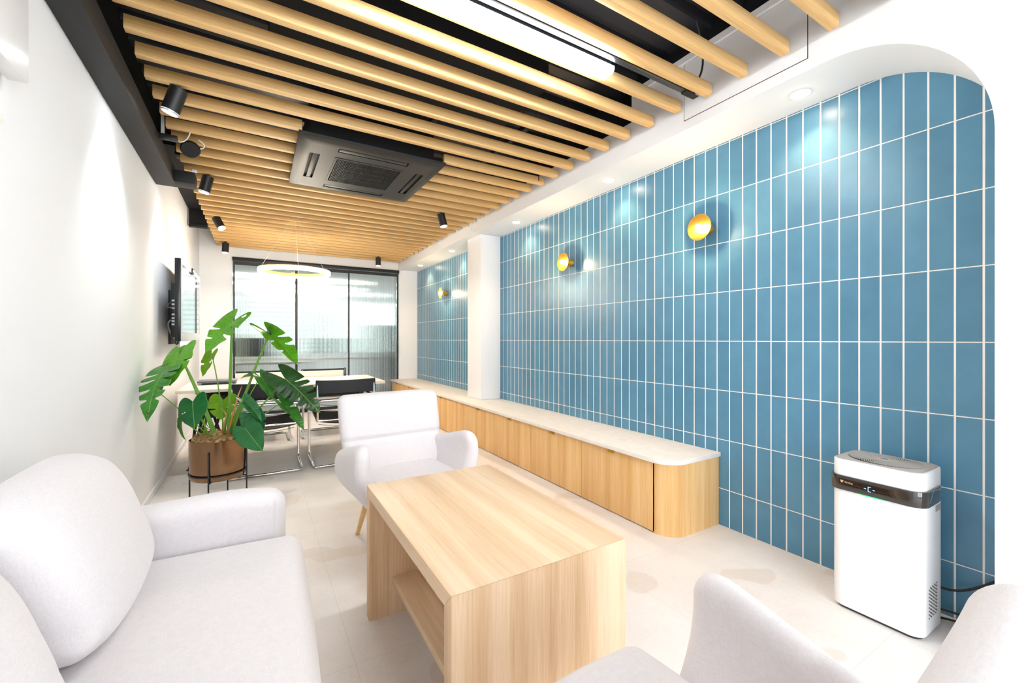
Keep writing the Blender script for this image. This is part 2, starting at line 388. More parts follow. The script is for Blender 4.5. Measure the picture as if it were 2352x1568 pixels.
# near wall (behind the camera) with a wide unseen window added to brighten the room
mb = MB(); mb.box(-0.8, 2.6, YN-0.12, YN, 0, 0.15); mb.box(-0.8, 2.6, YN-0.12, YN, 2.5, ZC); mb.box(-0.8, -0.45, YN-0.12, YN, 0.15, 2.5); mb.box(2.02, 2.6, YN-0.12, YN, 0.15, 2.5)
struct(mb.build('wall_front', M['white'], smooth=False))
wf = struct(MB().box(-0.45, -0.40, YN-0.09, YN-0.03, 0.15, 2.5).box(1.97, 2.02, YN-0.09, YN-0.03, 0.15, 2.5).box(0.76, 0.81, YN-0.09, YN-0.03, 0.15, 2.5).box(-0.40, 1.97, YN-0.09, YN-0.03, 2.45, 2.5).box(-0.40, 1.97, YN-0.09, YN-0.03, 0.15, 0.2).build('window_added', M['black_metal'], smooth=False))
# corrugated deck above the slats: ribs run along x
pts = []; y = YN; up_ = False
prof = []
while y < YB:
    prof += [(y, 2.86), (y+0.075, 2.86), (y+0.095, 2.91), (y+0.155, 2.91)]; y += 0.175
mb = MB(); n0 = len(prof)
for (yy, zz) in prof: mb.v += [(-0.9, yy, zz), (2.7, yy, zz)]
for i in range(n0-1): mb.f.append((2*i, 2*i+1, 2*i+3, 2*i+2))
mb.box(-1.0, 2.7, YN-0.2, YB+0.2, ZC, ZC+0.1)
struct(mb.build('ceiling', M['deck'], smooth=False))

# ------------------------------------------------------------------ black steel beams at the left and ducts above
def beam(name, label, f):
    o = f(MB()).build(name, M['black_beam'], bevel=0.002); return tag(o, label, 'beam')
mb = MB(); mb.prism([(wl(-1)+0.002, -1.0), (wl(4.0)+0.002, 4.12), (-0.525, 4.12), (-0.512, -1.0)], 2.312, 2.43, lambda u, v, a: (u, v, a))
tag(mb.build('steel_beam', M['black_beam'], bevel=0.002), 'long black boxed beam along the top of the left wall', 'beam')
tag(MB().box(-0.525, -0.30, 4.02, 4.12, 2.53, 2.62).box(-0.5245, -0.40, 3.965, 4.115, 2.312, 2.40).build('cross_beam', M['black_beam'], bevel=0.002), 'short black cross beam where the long left beam ends', 'beam')
mb = MB(); mb.prism([(wl(4.3)+0.012, 4.125), (wl(6.0)+0.012, 6.0), (-0.50, 6.0), (-0.50, 4.125)], 2.63, 2.74, lambda u, v, a: (u, v, a))
tag(mb.build('steel_beam', M['black_paint'], bevel=0.002), 'narrow black beam higher up beyond the cross beam', 'beam')
mb = MB().box(wl(6)+0.014, 2.10, 6.03, 6.06, 2.53, 2.85).box(wl(6)+0.014, -0.49, 6.0, 6.075, 2.43, 2.455).box(wl(6)+0.014, -0.49, 6.03, 6.06, 2.455, 2.53)
tag(mb.build('ceiling_baffle', M['black_paint']), 'black baffle board crossing the ceiling near the pendant ring', 'panel')
tag(MB().box(0.05, 1.45, 2.0, 2.55, 2.60, 2.84).build('air_duct', M['black_paint'], bevel=0.004), 'wide black duct box above the slats behind the long light', 'duct')
mb = MB()
for a_ in (0.35, 1.1, 1.75):
    mb.box(a_, a_+0.04, 2.62, 5.9, 2.75, 2.79)
tag(mb.build('hanger_rails', M['black_metal']), 'black steel rails hidden above the wooden slats', 'rail')

# ------------------------------------------------------------------ wooden slats
SY0 = 0.862; SP = 0.1946; SB = 2.464; ST = 2.524; SWD = 0.038; SX0 = -0.483; SX1 = 2.10
def slat(x0, x1, k):
    y1 = SY0+SP*k
    mb = MB().box(x0, x1, y1-SWD, y1, SB, ST)
    o = mb.build('ceiling_slat', M['slat'], bevel=0.002)
    for vv in o.data.vertices: pass
    return o
kmax = 33
base_slat = None
def put_slat(kind, x0, x1, k, label, proto={}):
    y1 = SY0+SP*k
    if kind not in proto:
        o = MB().box(x0, x1, -SWD, 0, 0, ST-SB).build('ceiling_slat', M['slat'], bevel=0.002); proto[kind] = o
    else:
        o = proto[kind].copy(); C.objects.link(o)
    o.location = (0, y1, SB)
    tag(o, label, 'slat', 'wooden slats across the ceiling'); return o
for k in range(kmax, -5, -1):
    n = kmax-k+1
    if 11 <= k <= 16:
        put_slat('L', SX0, 0.245, k, 'cut wooden slat left of the black air conditioner, %s from the glass partition' % ordinal(n))
        put_slat('R', 1.195, SX1, k, 'cut wooden slat right of the black air conditioner, %s from the glass partition' % ordinal(n))
    else:
        put_slat('F', SX0, SX1, k, 'full-length wooden ceiling slat, %s counted from the glass partition' % ordinal(n))
# ------------------------------------------------------------------ ceiling cassette air conditioner
ax, ay, aw, al, az = 0.228, 2.974, 0.983, 0.997, 2.433
t = thing('air_conditioner', 'black square four-way ceiling cassette air conditioner set among the slats', 'air conditioner', (ax+aw/2, ay+al/2, az))
mb = MB(); x0, x1, y0, y1 = ax, ax+aw, ay, ay+al
def ring4(mb, o, i, zo, zi):
    b = len(mb.v)
    for (d, z) in ((o, zo), (i, zi)):
        mb.v += [(x0+d, y0+d, z), (x1-d, y0+d, z), (x1-d, y1-d, z), (x0+d, y1-d, z)]
    for k in range(4):
        k2 = (k+1) % 4; mb.f.append((b+k, b+k2, b+4+k2, b+4+k))
ring4(mb, 0, 0, az+0.03, az+0.014); ring4(mb, 0, 0.03, az+0.014, az); ring4(mb, 0.03, 0.085, az, az)
# louver band is left open for the slots, built as pieces
sl, sw = 0.26, 0.085   # slot half length inset, slot start
def rect(mb, a0, a1, b0, b1, z): mb.box(a0, a1, b0, b1, z, z+0.006)
xm0, xm1, ym0, ym1 = x0+0.245, x1-0.245, y0+0.245, y1-0.245
rect(mb, x0+0.085, x0+0.25, y0+0.085, y0+0.25, az); rect(mb, x1-0.25, x1-0.085, y0+0.085, y0+0.25, az)
rect(mb, x0+0.085, x0+0.25, y1-0.25, y1-0.085, az); rect(mb, x1-0.25, x1-0.085, y1-0.25, y1-0.085, az)
rect(mb, x0+0.15, x0+0.25, y0+0.25, y1-0.25, az); rect(mb, x1-0.25, x1-0.15, y0+0.25, y1-0.25, az)
rect(mb, x0+0.25, x1-0.25, y0+0.15, y0+0.25, az); rect(mb, x0+0.25, x1-0.25, y1-0.25, y1-0.15, az)
mb.build('panel', M['ac'], t, weld=True)
MB().box(x0+0.03, x1-0.03, y0+0.03, y1-0.03, az+0.016, az+0.034).build('backing', M['ac_dark'], t)
MB().box(x0+0.07, x1-0.07, y0+0.07, y1-0.07, az+0.035, 2.72).build('casing', M['ac_dark'], t)
for nm, (a0, a1, b0, b1) in {'s': (x0+0.25, x1-0.25, y0+0.098, y0+0.142), 'n': (x0+0.25, x1-0.25, y1-0.142, y1-0.098), 'w': (x0+0.098, x0+0.142, y0+0.25, y1-0.25), 'e': (x1-0.142, x1-0.098, y0+0.25, y1-0.25)}.items():
    mb = MB().box(a0+0.008, a1-0.008, b0, b1, az+0.002, az+0.007); mb.build('louver', M['ac'], t, bevel=0.002)
mb = MB(); g0 = 0.262
mb.box(x0+g0-0.014, x1-g0+0.014, y0+g0-0.014, y0+g0, az-0.003, az+0.008).box(x0+g0-0.014, x1-g0+0.014, y1-g0, y1-g0+0.014, az-0.003, az+0.008)
mb.box(x0+g0-0.014, x0+g0, y0+g0, y1-g0, az-0.003, az+0.008).box(x1-g0, x1-g0+0.014, y0+g0, y1-g0, az-0.003, az+0.008)
nb = 46
for i in range(1, nb):
    xx = x0+g0+(aw-2*g0)*i/nb; mb.box(xx-0.0016, xx+0.0016, y0+g0, y1-g0, az-0.002, az+0.010)
for i in range(1, 5):
    yy = y0+g0+(al-2*g0)*i/5; mb.box(x0+g0, x1-g0, yy-0.0015, yy+0.0015, az-0.0025, az+0.0005)
mb.build('intake_grille', M['ac'], t)

# ------------------------------------------------------------------ long LED light and its black track
t = thing('linear_light', 'long bright white LED batten light between the ceiling slats', 'ceiling light', (0.86, 1.53, 2.43))
cs = [(1.488, 2.437), (1.50, 2.420), (1.560, 2.420), (1.572, 2.437), (1.572, 2.452), (1.488, 2.452)]
mb = MB(); mb.prism(cs, 0.245, 1.465, lambda u, v, a: (a, u, v)); mb.build('diffuser', M['led'], t, bevel=0.003)
MB().box(0.25, 1.45, 1.492, 1.568, 2.4525, 2.485).build('housing', M['black_metal'], t)
for yy_, lb_ in ((-1.30, 'unseen LED batten light added behind the camera to brighten the room'),):
    t2 = copy_tree(t); t2.location.y += yy_-1.53; t2['label'] = lb_  # second batten, out of view, added for more light in the room
t = thing('lighting_track', 'black lighting track beside the long LED light', 'light track', (0.9, 1.465, 2.47))
MB().box(-0.3, 2.02, 1.450, 1.482, 2.462, 2.492).build('rail', M['black_metal'], t, bevel=0.001)
MB().box(1.945, 2.045, 1.4495, 1.4835, 2.457, 2.461).build('end_feed', M['black_paint'], t)
tag(MB().tube(bez((1.99, 1.44, 2.50), (2.05, 1.40, 2.56), (1.99, 1.38, 2.66), (1.90, 1.36, 2.75)), 0.005, 8).build('power_cable', M['cable_b']), 'black cable looping up beside the white bulkhead above the slats', 'cable')
tag(MB().tube([(2.02, 2.93, 2.47), (2.025, 2.93, 2.74)], 0.004, 6).build('suspension_rod', M['cable_b']), 'thin black rod hanging between slat ends at the bulkhead', 'rod')

# ------------------------------------------------------------------ spotlights
def spotlight(x, y, z, d, label, col, watts, glow, r=0.040, ln=0.125, zt=2.475, size=95):
    t = thing('spotlight', label, 'spotlight', (x, y, zt), 'black spotlights hung below the slats')
    d = Vector(d).normalized(); q = d.to_track_quat('-Z', 'Y').to_matrix()
    top = Vector((x, y, zt-0.035))
    MB().lathe([(0.012, 0), (0.012, 0.05)], 12, (x, y, zt-0.035)).build('stem', M['black_metal'], t)
    MB().lathe([(0.020, 0), (0.020, 0.012)], 16, (x, y, zt)).build('canopy', M['black_metal'], t)
    mb = MB(); mb.lathe([(r-0.004, -ln+0.012), (r, -ln), (r, 0), (r-0.006, 0.003)], 28, top-d*0.012+Vector((0, 0, 0)), q)
    mb.build('can', M['black_metal'], t)
    c = top-d*0.012+d*ln
    ring = MB().lathe([(r, -0.004), (r-0.001, -0.010), (r-0.007, -0.010), (r-0.007, -0.004)], 28, c, q); ring.build('rim', M['silver'], t)
    MB().lathe([(r-0.008, -0.0035), (r-0.008, -0.006)], 24, c, q).build('lens', M[glow], t)
    o = light('bulb', 'SPOT', c+d*0.02-Vector((x, y, zt)), watts, col, t, spot_size=R(size), spot_blend=1.0, shadow_soft_size=0.05)
    o.rotation_euler = d.to_track_quat('-Z', 'Y').to_euler()
spotlight(-0.352, 2.80, 2.475, (-0.30, 0.10, -0.95), 'nearest black spotlight aimed at the left wall beside the black beam', (0.86, 0.95, 1), SPOT_W*1.3, 'cool_glow')
spotlight(-0.336, 4.185, 2.475, (-0.22, 0.06, -0.95), 'black spotlight on the left beside the end of the cross beam', (0.88, 0.95, 1), SPOT_W, 'cool_glow')
spotlight(-0.372, 5.565, 2.475, (0.42, -0.30, -0.85), 'black spotlight tilted sharply to the right above the wall screen', (0.9, 0.96, 1), SPOT_W*0.8, 'cool_glow')
spotlight(-0.363, 6.96, 2.475, (-0.04, -0.05, -0.99), 'farthest left black spotlight hanging straight by the glass partition', (0.9, 0.96, 1), SPOT_W*0.5, 'cool_glow')
spotlight(1.650, 4.185, 2.475, (0.22, -0.10, -0.97), 'black spotlight at the right of the slats aimed toward the column', (1, 0.9, 0.78), SPOT_W*0.5, 'warm_glow')
spotlight(1.666, 6.93, 2.475, (0, 0, -1), 'straight black spotlight over the right of the glass partition', (1, 0.84, 0.65), SPOT_W*0.4, 'warm_glow')

# sensor disc and junction box with its white cable
t = thing('ceiling_speaker', 'round black disc speaker hanging under the slats on a white cable', 'speaker', (-0.375, 3.50, 2.40))
q = Vector((0.1, -0.85, -0.7)).to_track_quat('-Z', 'Y').to_matrix()
MB().lathe([(0.030, -0.012), (0.050, -0.010), (0.056, 0.0), (0.054, 0.012), (0.030, 0.022), (0.012, 0.026)], 28, (-0.375, 3.50, 2.40), q).build('disc', M['ac_dark'], t, ang=0.9)
MB().tube(bez((-0.375, 3.51, 2.42), (-0.30, 3.50, 2.40), (-0.27, 3.46, 2.43), (-0.33, 3.47, 2.462)), 0.0035, 8).tube(bez((-0.425, 3.42, 2.405), (-0.38, 3.44, 2.42), (-0.36, 3.36, 2.45), (-0.35, 3.36, 2.52)), 0.0035, 8).build('white_cable', M['cable_w'], t)
t = thing('junction_box', 'small black junction box clipped to a bracket at the slat ends', 'box', (-0.47, 3.36, 2.39))
MB().box(-0.515, -0.425, 3.345, 3.385, 2.385, 2.415).build('box', M['black_metal'], t, bevel=0.003)
MB().box(-0.505, -0.490, 3.35, 3.38, 2.4155, 2.54).build('bracket', M['plastic_g'], t)
tag(MB().box(-0.43, -0.40, 4.10, 4.13, 2.448, 2.4635).build('cable_clip', M['plastic_w'], bevel=0.002), 'tiny white cable clip under a slat near the second spotlight', 'clip')

# ------------------------------------------------------------------ recessed downlights in the soffit
DL = [(1.063, 'nearest the rounded arch corner'), (2.391, 'between the two brass lamps of the long tiled bay'), (3.731, 'just before the white column'), (5.406, 'just behind the white column'), (6.73, 'farthest back near the glass partition')]
for i, (yy, lb) in enumerate(DL):
    t = thing('downlight', 'small round recessed soffit downlight '+lb, 'downlight', (2.293, yy, ZS), 'downlights along the white soffit')
    MB().lathe([(0.046, -0.001), (0.044, -0.004), (0.034, -0.005)], 28, (2.293, yy, ZS)).build('trim_ring', M['plastic_w'], t)
    MB().lathe([(0.033, -0.0055), (0.033, -0.008)], 24, (2.293, yy, ZS)).build('lens', M['warm_glow'], t)
    o = light('bulb', 'SPOT', (0.03, 0, -0.02), DOWN_W*2.2, (1, 0.62, 0.34), t, spot_size=R(115), spot_blend=0.8, shadow_soft_size=0.03)
    o.rotation_euler = (0, R(-0), 0)

# ------------------------------------------------------------------ brass wall lamps
Rx = Matrix.Rotation(-pi/2, 3, 'Y')       # z axis -> -x
def wall_lamp(y, z, label):
    t = thing('wall_lamp', label, 'wall lamp', (W, y, z), 'brass disc lamps on the tiled wall')
    MB().lathe([(0.036, 0.0005), (0.036, 0.045), (0.033, 0.048), (0.014, 0.049), (0.012, 0.094)], 32, (W, y, z), Rx).build('wall_mount', M['brass'], t)
    MB().lathe([(0.012, 0.095), (0.080, 0.0955), (0.082, 0.097), (0.080, 0.099), (0.012, 0.0995)], 48, (W, y, z), Rx).build('disc', M['brass'], t)
    MB().lathe([(0.006, 0.0998), (0.014, 0.101), (0.017, 0.110), (0.013, 0.119), (0.004, 0.122)], 20, (W, y, z), Rx).build('bulb', M['warm_glow'], t)
    light('glow', 'POINT', (-0.17, 0, 0.0), 2.6, (1, 0.72, 0.4), t, shadow_soft_size=0.02)
wall_lamp(1.672, 1.845, 'largest brass disc wall lamp, nearest on the blue tiles')
wall_lamp(3.048, 1.843, 'brass disc wall lamp in the middle of the long tiled bay')
wall_lamp(6.025, 1.840, 'small far brass disc wall lamp in the bay behind the column')

# access panel on the bulkhead face
t = thing('access_panel', 'flush white access panel outlined on the bulkhead above the arch', 'access panel', (WB, 1.275, 2.41))
MB().box(WB-0.0006, WB-0.0001, 0.952, 1.598, 2.408, 2.735).build('shadow_gap', M['mark_dark'], t)
MB().box(WB-0.0022, WB-0.0007, 0.9555, 1.5945, 2.4115, 2.733).build('lid', M['white'], t)

# ------------------------------------------------------------------ low cabinets and counter
CXF = 2.016; CT = 0.423
def cab_poly(xf, yn, r, yf):
    p = [(W-0.001, yn), (xf+r, yn)]+[(xf+r-r*sin(a), yn+r-r*cos(a)) for a in [pi/2*i/14 for i in range(1, 15)]]
    return p+[(xf, yf), (W-0.001, yf)]
tag(MB().prism(cab_poly(1.988, 1.588, 0.14, YB-0.003), CT, 0.450, lambda u, v, a: (u, v, a)).build('counter_top', M['stone'], bevel=0.003, ang=0.5), 'long pale stone counter top running over the low cabinets', 'counter top')
t = thing('end_cabinet', 'rounded wooden end piece of the low cabinet run by the blue tiles', 'cabinet', (2.2, 1.66, 0))
MB().prism(cab_poly(CXF, 1.602, 0.13, 1.7195), 0.0, CT-0.0005, lambda u, v, a: (u, v, a)).build('body', M['cab'], t, ang=0.5)
def cabinet(y0, y1, label, door=True):
    t = thing('cabinet', label, 'cabinet', (2.24, (y0+y1)/2, 0), 'low wooden cabinets along the tiled wall')
    if door:
        MB().box(CXF+0.02, W-0.001, y0+0.0003, y1-0.0003, 0.0, CT-0.0005).build('body', M['gap'], t)
        d = MB().box(CXF, CXF+0.0195, y0+0.0025, y1-0.0025, 0.008, 0.4135).build('door', M['cab'], t, bevel=0.0008)
        yc = (y0+y1)/2+0.02
        h = MB().box(CXF-0.014, CXF+0.004, yc-0.024, yc+0.024, 0.4140, 0.4165).box(CXF-0.014, CXF-0.0115, yc-0.024, yc+0.024, 0.399, 0.4140)
        h.build('handle', M['handle_brass'], d)
    else:
        MB().box(CXF+0.0002, W-0.001, y0+0.0003, y1-0.0003, 0.0, CT-0.0005).build('body', M['cab'], t)
ds = [(1.7205, 2.383), (2.383, 3.043), (3.043, 3.7055), (3.7055, 4.368)]
lbs = ['nearest wooden door cabinet beside the rounded end of the run', 'wooden door cabinet, second from the rounded end', 'wooden door cabinet, third from the rounded end', 'wooden door cabinet, fourth from the rounded end, before the plain filler']
for (a, b), lb in zip(ds, lbs): cabinet(a, b, lb)
cabinet(4.368, 4.754, 'plain wooden filler cabinet without a handle in front of the column', False)
cabinet(4.754, 5.42, 'wooden door cabinet just past the plain filler, beside the armchair back')
cabinet(5.42, 6.08, 'wooden door cabinet hidden behind the armchair back')
cabinet(6.08, 6.74, 'wooden door cabinet next to the last one by the glass')
cabinet(6.74, YB-0.003, 'last wooden door cabinet against the back wall')
# wall socket on back wall
t = thing('wall_outlet', 'small cream power outlet low on the back wall right of the glass', 'outlet', (2.25, YB, 0.27))
MB().box(2.215, 2.29, YB-0.006, YB-0.0003, 0.21, 0.33).build('plate', M['socket'], t, bevel=0.002)
MB().box(2.238, 2.246, YB-0.0075, YB-0.0062, 0.28, 0.30).box(2.258, 2.266, YB-0.0075, YB-0.0062, 0.28, 0.30).build('slots', M['mark_dark'], t)

# ------------------------------------------------------------------ glass partition (sliding doors)
gx0, gx1 = -0.302, 2.127
t = thing('glass_partition', 'black framed sliding partition of fluted glass at the back', 'glass partition', (0.9, YB, 0))
MB().box(gx0, gx1, YB-0.045, YB+0.05, 2.293, 2.342).build('top_track', M['black_metal'], t, bevel=0.002)
MB().box(gx0, gx1, YB-0.02, YB+0.05, 0.0005, 0.012).build('floor_track', M['black_metal'], t)
def panel(xa, xb, yy, hx=None):
    fr = MB().box(xa, xa+0.022, yy, yy+0.022, 0.015, 2.285).box(xb-0.022, xb, yy, yy+0.022, 0.015, 2.285).box(xa+0.022, xb-0.022, yy, yy+0.022, 2.235, 2.285).box(xa+0.022, xb-0.022, yy, yy+0.022, 0.015, 0.06).build('door_frame', M['black_metal'], t)
    MB().box(xa+0.0225, xb-0.0225, yy+0.008, yy+0.014, 0.0605, 2.2345).build('fluted_pane', M['fluted'], fr)
    if hx: MB().box(hx, hx+0.02, yy-0.018, yy-0.0005, 0.90, 1.12).build('handle', M['black_metal'], fr, bevel=0.002)
panel(-0.295, 0.545, YB-0.018, -0.285); panel(0.518, 1.318, YB+0.006); panel(1.290, 2.118, YB-0.018, 2.092)

# ------------------------------------------------------------------ office behind the glass
OY = YB+0.12; OZ = 2.42
struct(MB().box(-3.2, 6.2, OY-0.12, 13.2, -0.1, -0.0005).build('floor_office', M['floor'], smooth=False))
struct(MB().box(-3.2, 6.2, OY, 13.2, OZ, OZ+0.1).build('ceiling_office', M['white'], smooth=False))
struct(MB().box(-3.2, -3.05, OY, 13.0, 0, OZ).box(-3.05, -0.8, OY, OY+0.05, 0, OZ).box(2.6, 6.0, OY, OY+0.05, 0, OZ).build('wall_office', M['white'], smooth=False))
mb = MB().box(-3.05, 6.05, 13.0, 13.15, 0, 0.75).box(-3.05, 6.05, 13.0, 13.15, 2.25, OZ).box(-3.05, -1.0, 13.0, 13.15, 0.75, 2.25).box(1.7, 2.3, 13.0, 13.15, 0.75, 2.25)
struct(mb.build('wall_office_back', M['white'], smooth=False))
mb = MB().box(6.0, 6.15, OY, 13.0, 0, 1.1).box(6.0, 6.15, OY, 13.0, 2.30, OZ)
struct(mb.build('wall_office_right', M['white'], smooth=False))
mb = MB()
for i in range(9): mb.box(-1.0+i*0.34, -0.985+i*0.34, 13.05, 13.1, 0.75, 2.25)
for i in range(12): mb.box(-1.0, 1.7, 13.02, 13.06, 0.78+i*0.12, 0.80+i*0.12)
struct(mb.build('window_2', M['office_mid'], smooth=False))
struct(MB().box(-1.0, 1.7, 13.105, 13.11, 0.75, 2.25).build('window_3', M['dim_film'], smooth=False))
struct(MB().box(2.3, 6.0, 13.105, 13.11, 0.75, 2.25).build('window_4', M['dim_film'], smooth=False))
struct(MB().box(6.05, 6.055, OY, 13.0, 1.1, 2.30).build('window_5', M['dim_film'], smooth=False))
for i, (xa, xb, yy, lb) in enumerate([(-0.6, 1.9, 9.8, 'nearest'), (-1.0, 1.8, 11.2, 'middle'), (-0.4, 2.4, 12.4, 'farthest')]):
    t = thing('office_light', '%s long white office ceiling light seen through the fluted glass' % lb, 'ceiling light', ((xa+xb)/2, yy, OZ), 'office ceiling lights')
    MB().box(xa, xb, yy-0.05, yy+0.05, OZ-0.05, OZ-0.012).build('diffuser', M['office_led'], t)
    MB().box(xa, xb, yy-0.07, yy+0.07, OZ-0.011, OZ-0.0005).build('base', M['plastic_w'], t)
for i, (xa, yy, mm, lb) in enumerate([(-0.7, 9.0, 'desk_top', 'left nearest'), (0.9, 10.4, 'desk_top', 'right farther'), (-0.9, 11.6, 'desk_top', 'left farthest')]):
    t = thing('office_desk', 'blurred white office desk, %s behind the fluted glass' % lb, 'desk', (xa+0.7, yy, 0), 'office desks behind the glass')
    MB().box(xa, xa+1.5, yy-0.35, yy+0.35, 0.70, 0.73).build('desk_top', M[mm], t)
    for (lx, ly) in ((xa+0.05, yy-0.3), (xa+1.45, yy-0.3), (xa+0.05, yy+0.3), (xa+1.45, yy+0.3)):
        MB().box(lx-0.02, lx+0.02, ly-0.02, ly+0.02, 0, 0.6995).build('leg', M['black_metal'], t)
    s = thing('office_monitor', 'dark monitor standing on the %s office desk' % lb, 'monitor', (xa+0.7, yy, 0.7305), 'monitors on the office desks')
    MB().box(xa+0.4, xa+1.0, yy, yy+0.03, 0.83, 1.17).build('screen', M['office_dark'], s)
    MB().box(xa+0.66, xa+0.74, yy+0.005, yy+0.02, 0.731, 0.83).build('stand', M['office_dark'], s)
t = thing('office_shelf', 'tall dark office shelf blurred at the right of the fluted glass', 'shelf', (2.9, 9.4, 0))
MB().box(2.45, 3.3, 9.2, 9.22, 0, 1.45).box(2.45, 2.47, 9.22, 9.6, 0, 1.45).box(3.28, 3.3, 9.22, 9.6, 0, 1.45).build('frame', M['office_dark'], t)
for z_ in (0.3, 0.7, 1.1, 1.43): MB().box(2.47, 3.28, 9.222, 9.6, z_, z_+0.02).build('shelf_board', M['office_mid'], t)
tag(MB().box(-2.0, -0.2, 12.6, 12.9, 0.0, 1.25).build('office_cabinet', M['office_olive'], bevel=0.01), 'long low cabinet blurred under the office windows', 'cabinet')

# ------------------------------------------------------------------ ring pendant
rc = Vector((0.376, 5.42, 1.915)); rr = 0.362
t = thing('ring_pendant', 'glowing ring pendant lamp hanging over the white desk', 'pendant lamp', tuple(rc))
def torus(R0, prof, c, seg=96):
    mb = MB(); n = len(prof)
    for i in range(seg):
        a = 2*pi*i/seg
        for (dr, dz) in prof: mb.v.append((c.x+(R0+dr)*cos(a), c.y+(R0+dr)*sin(a), c.z+dz))
    for i in range(seg):
        j = (i+1) % seg
        for k in range(n):
            k2 = (k+1) % n; mb.f.append((i*n+k, j*n+k, j*n+k2, i*n+k2))
    return mb
torus(rr, [(0.004, 0.016), (0.008, -0.018), (0.0, -0.026), (-0.026, -0.026), (-0.034, -0.018), (-0.034, -0.012), (-0.006, -0.008), (-0.006, 0.016)], rc).build('diffuser_ring', M['ring_glow'], t)
torus(rr, [(-0.0345, -0.010), (-0.007, -0.0065), (-0.007, 0.0165), (0.005, 0.0165), (0.005, 0.024), (-0.036, 0.024)], rc).build('frame_ring', M['ring_frame'], t)
top = Vector((0.376, 5.43, 2.52))
for a in (200, 320, 80):
    p = rc+Vector((rr*cos(R(a))-0.01*cos(R(a)), (rr-0.01)*sin(R(a)), 0.024))
    MB().tube([p, top+Vector((0.03*cos(R(a)), 0.03*sin(R(a)), 0))], 0.0016, 6).build('suspension_wire', M['cable_w'], t)
MB().lathe([(0.06, 0), (0.06, 0.03)], 28, tuple(top)).build('canopy', M['plastic_w'], t)
MB().box(rc.x-0.02, rc.x+0.02, rc.y+rr-0.03, rc.y+rr-0.012, rc.z+0.0245, rc.z+0.04).build('driver', M['ring_frame'], t)

# ------------------------------------------------------------------ coffee table
TX0, TX1, TY0, TY1, TZ = 0.392, 0.962, 0.930, 1.825, 0.543
t = thing('coffee_table', 'pale wooden waterfall coffee table with an open lower shelf', 'table', ((TX0+TX1)/2, (TY0+TY1)/2, 0))
th = 0.045
MB().prism([(TY0, TZ), (TY1, TZ), (TY1-th, TZ-th), (TY0+th, TZ-th)], TX0, TX1, lambda u, v, a: (a, u, v)).build('table_top', M['oak_x'], t, bevel=0.0007)
MB().prism([(TY0, 0), (TY0, TZ-0.0006), (TY0+th, TZ-th-0.0006), (TY0+th, 0)], TX0, TX1, lambda u, v, a: (a, u, v)).build('side_panel', M['oak_z'], t, bevel=0.0007)
MB().prism([(TY1, 0), (TY1, TZ-0.0006), (TY1-th, TZ-th-0.0006), (TY1-th, 0)], TX0, TX1, lambda u, v, a: (a, u, v)).build('side_panel', M['oak_z'], t, bevel=0.0007)
MB().box(TX0+0.095, TX1-0.03, TY0+th+0.0005, TY1-th-0.0005, 0.125, 0.156).build('shelf', M['oak_x'], t, bevel=0.0007)
MB().box(TX0+0.20, TX0+0.23, TY0+th+0.0005, TY1-th-0.0005, 0.1565, TZ-th-0.001).build('back_panel', M['oak_z'], t, bevel=0.0007)

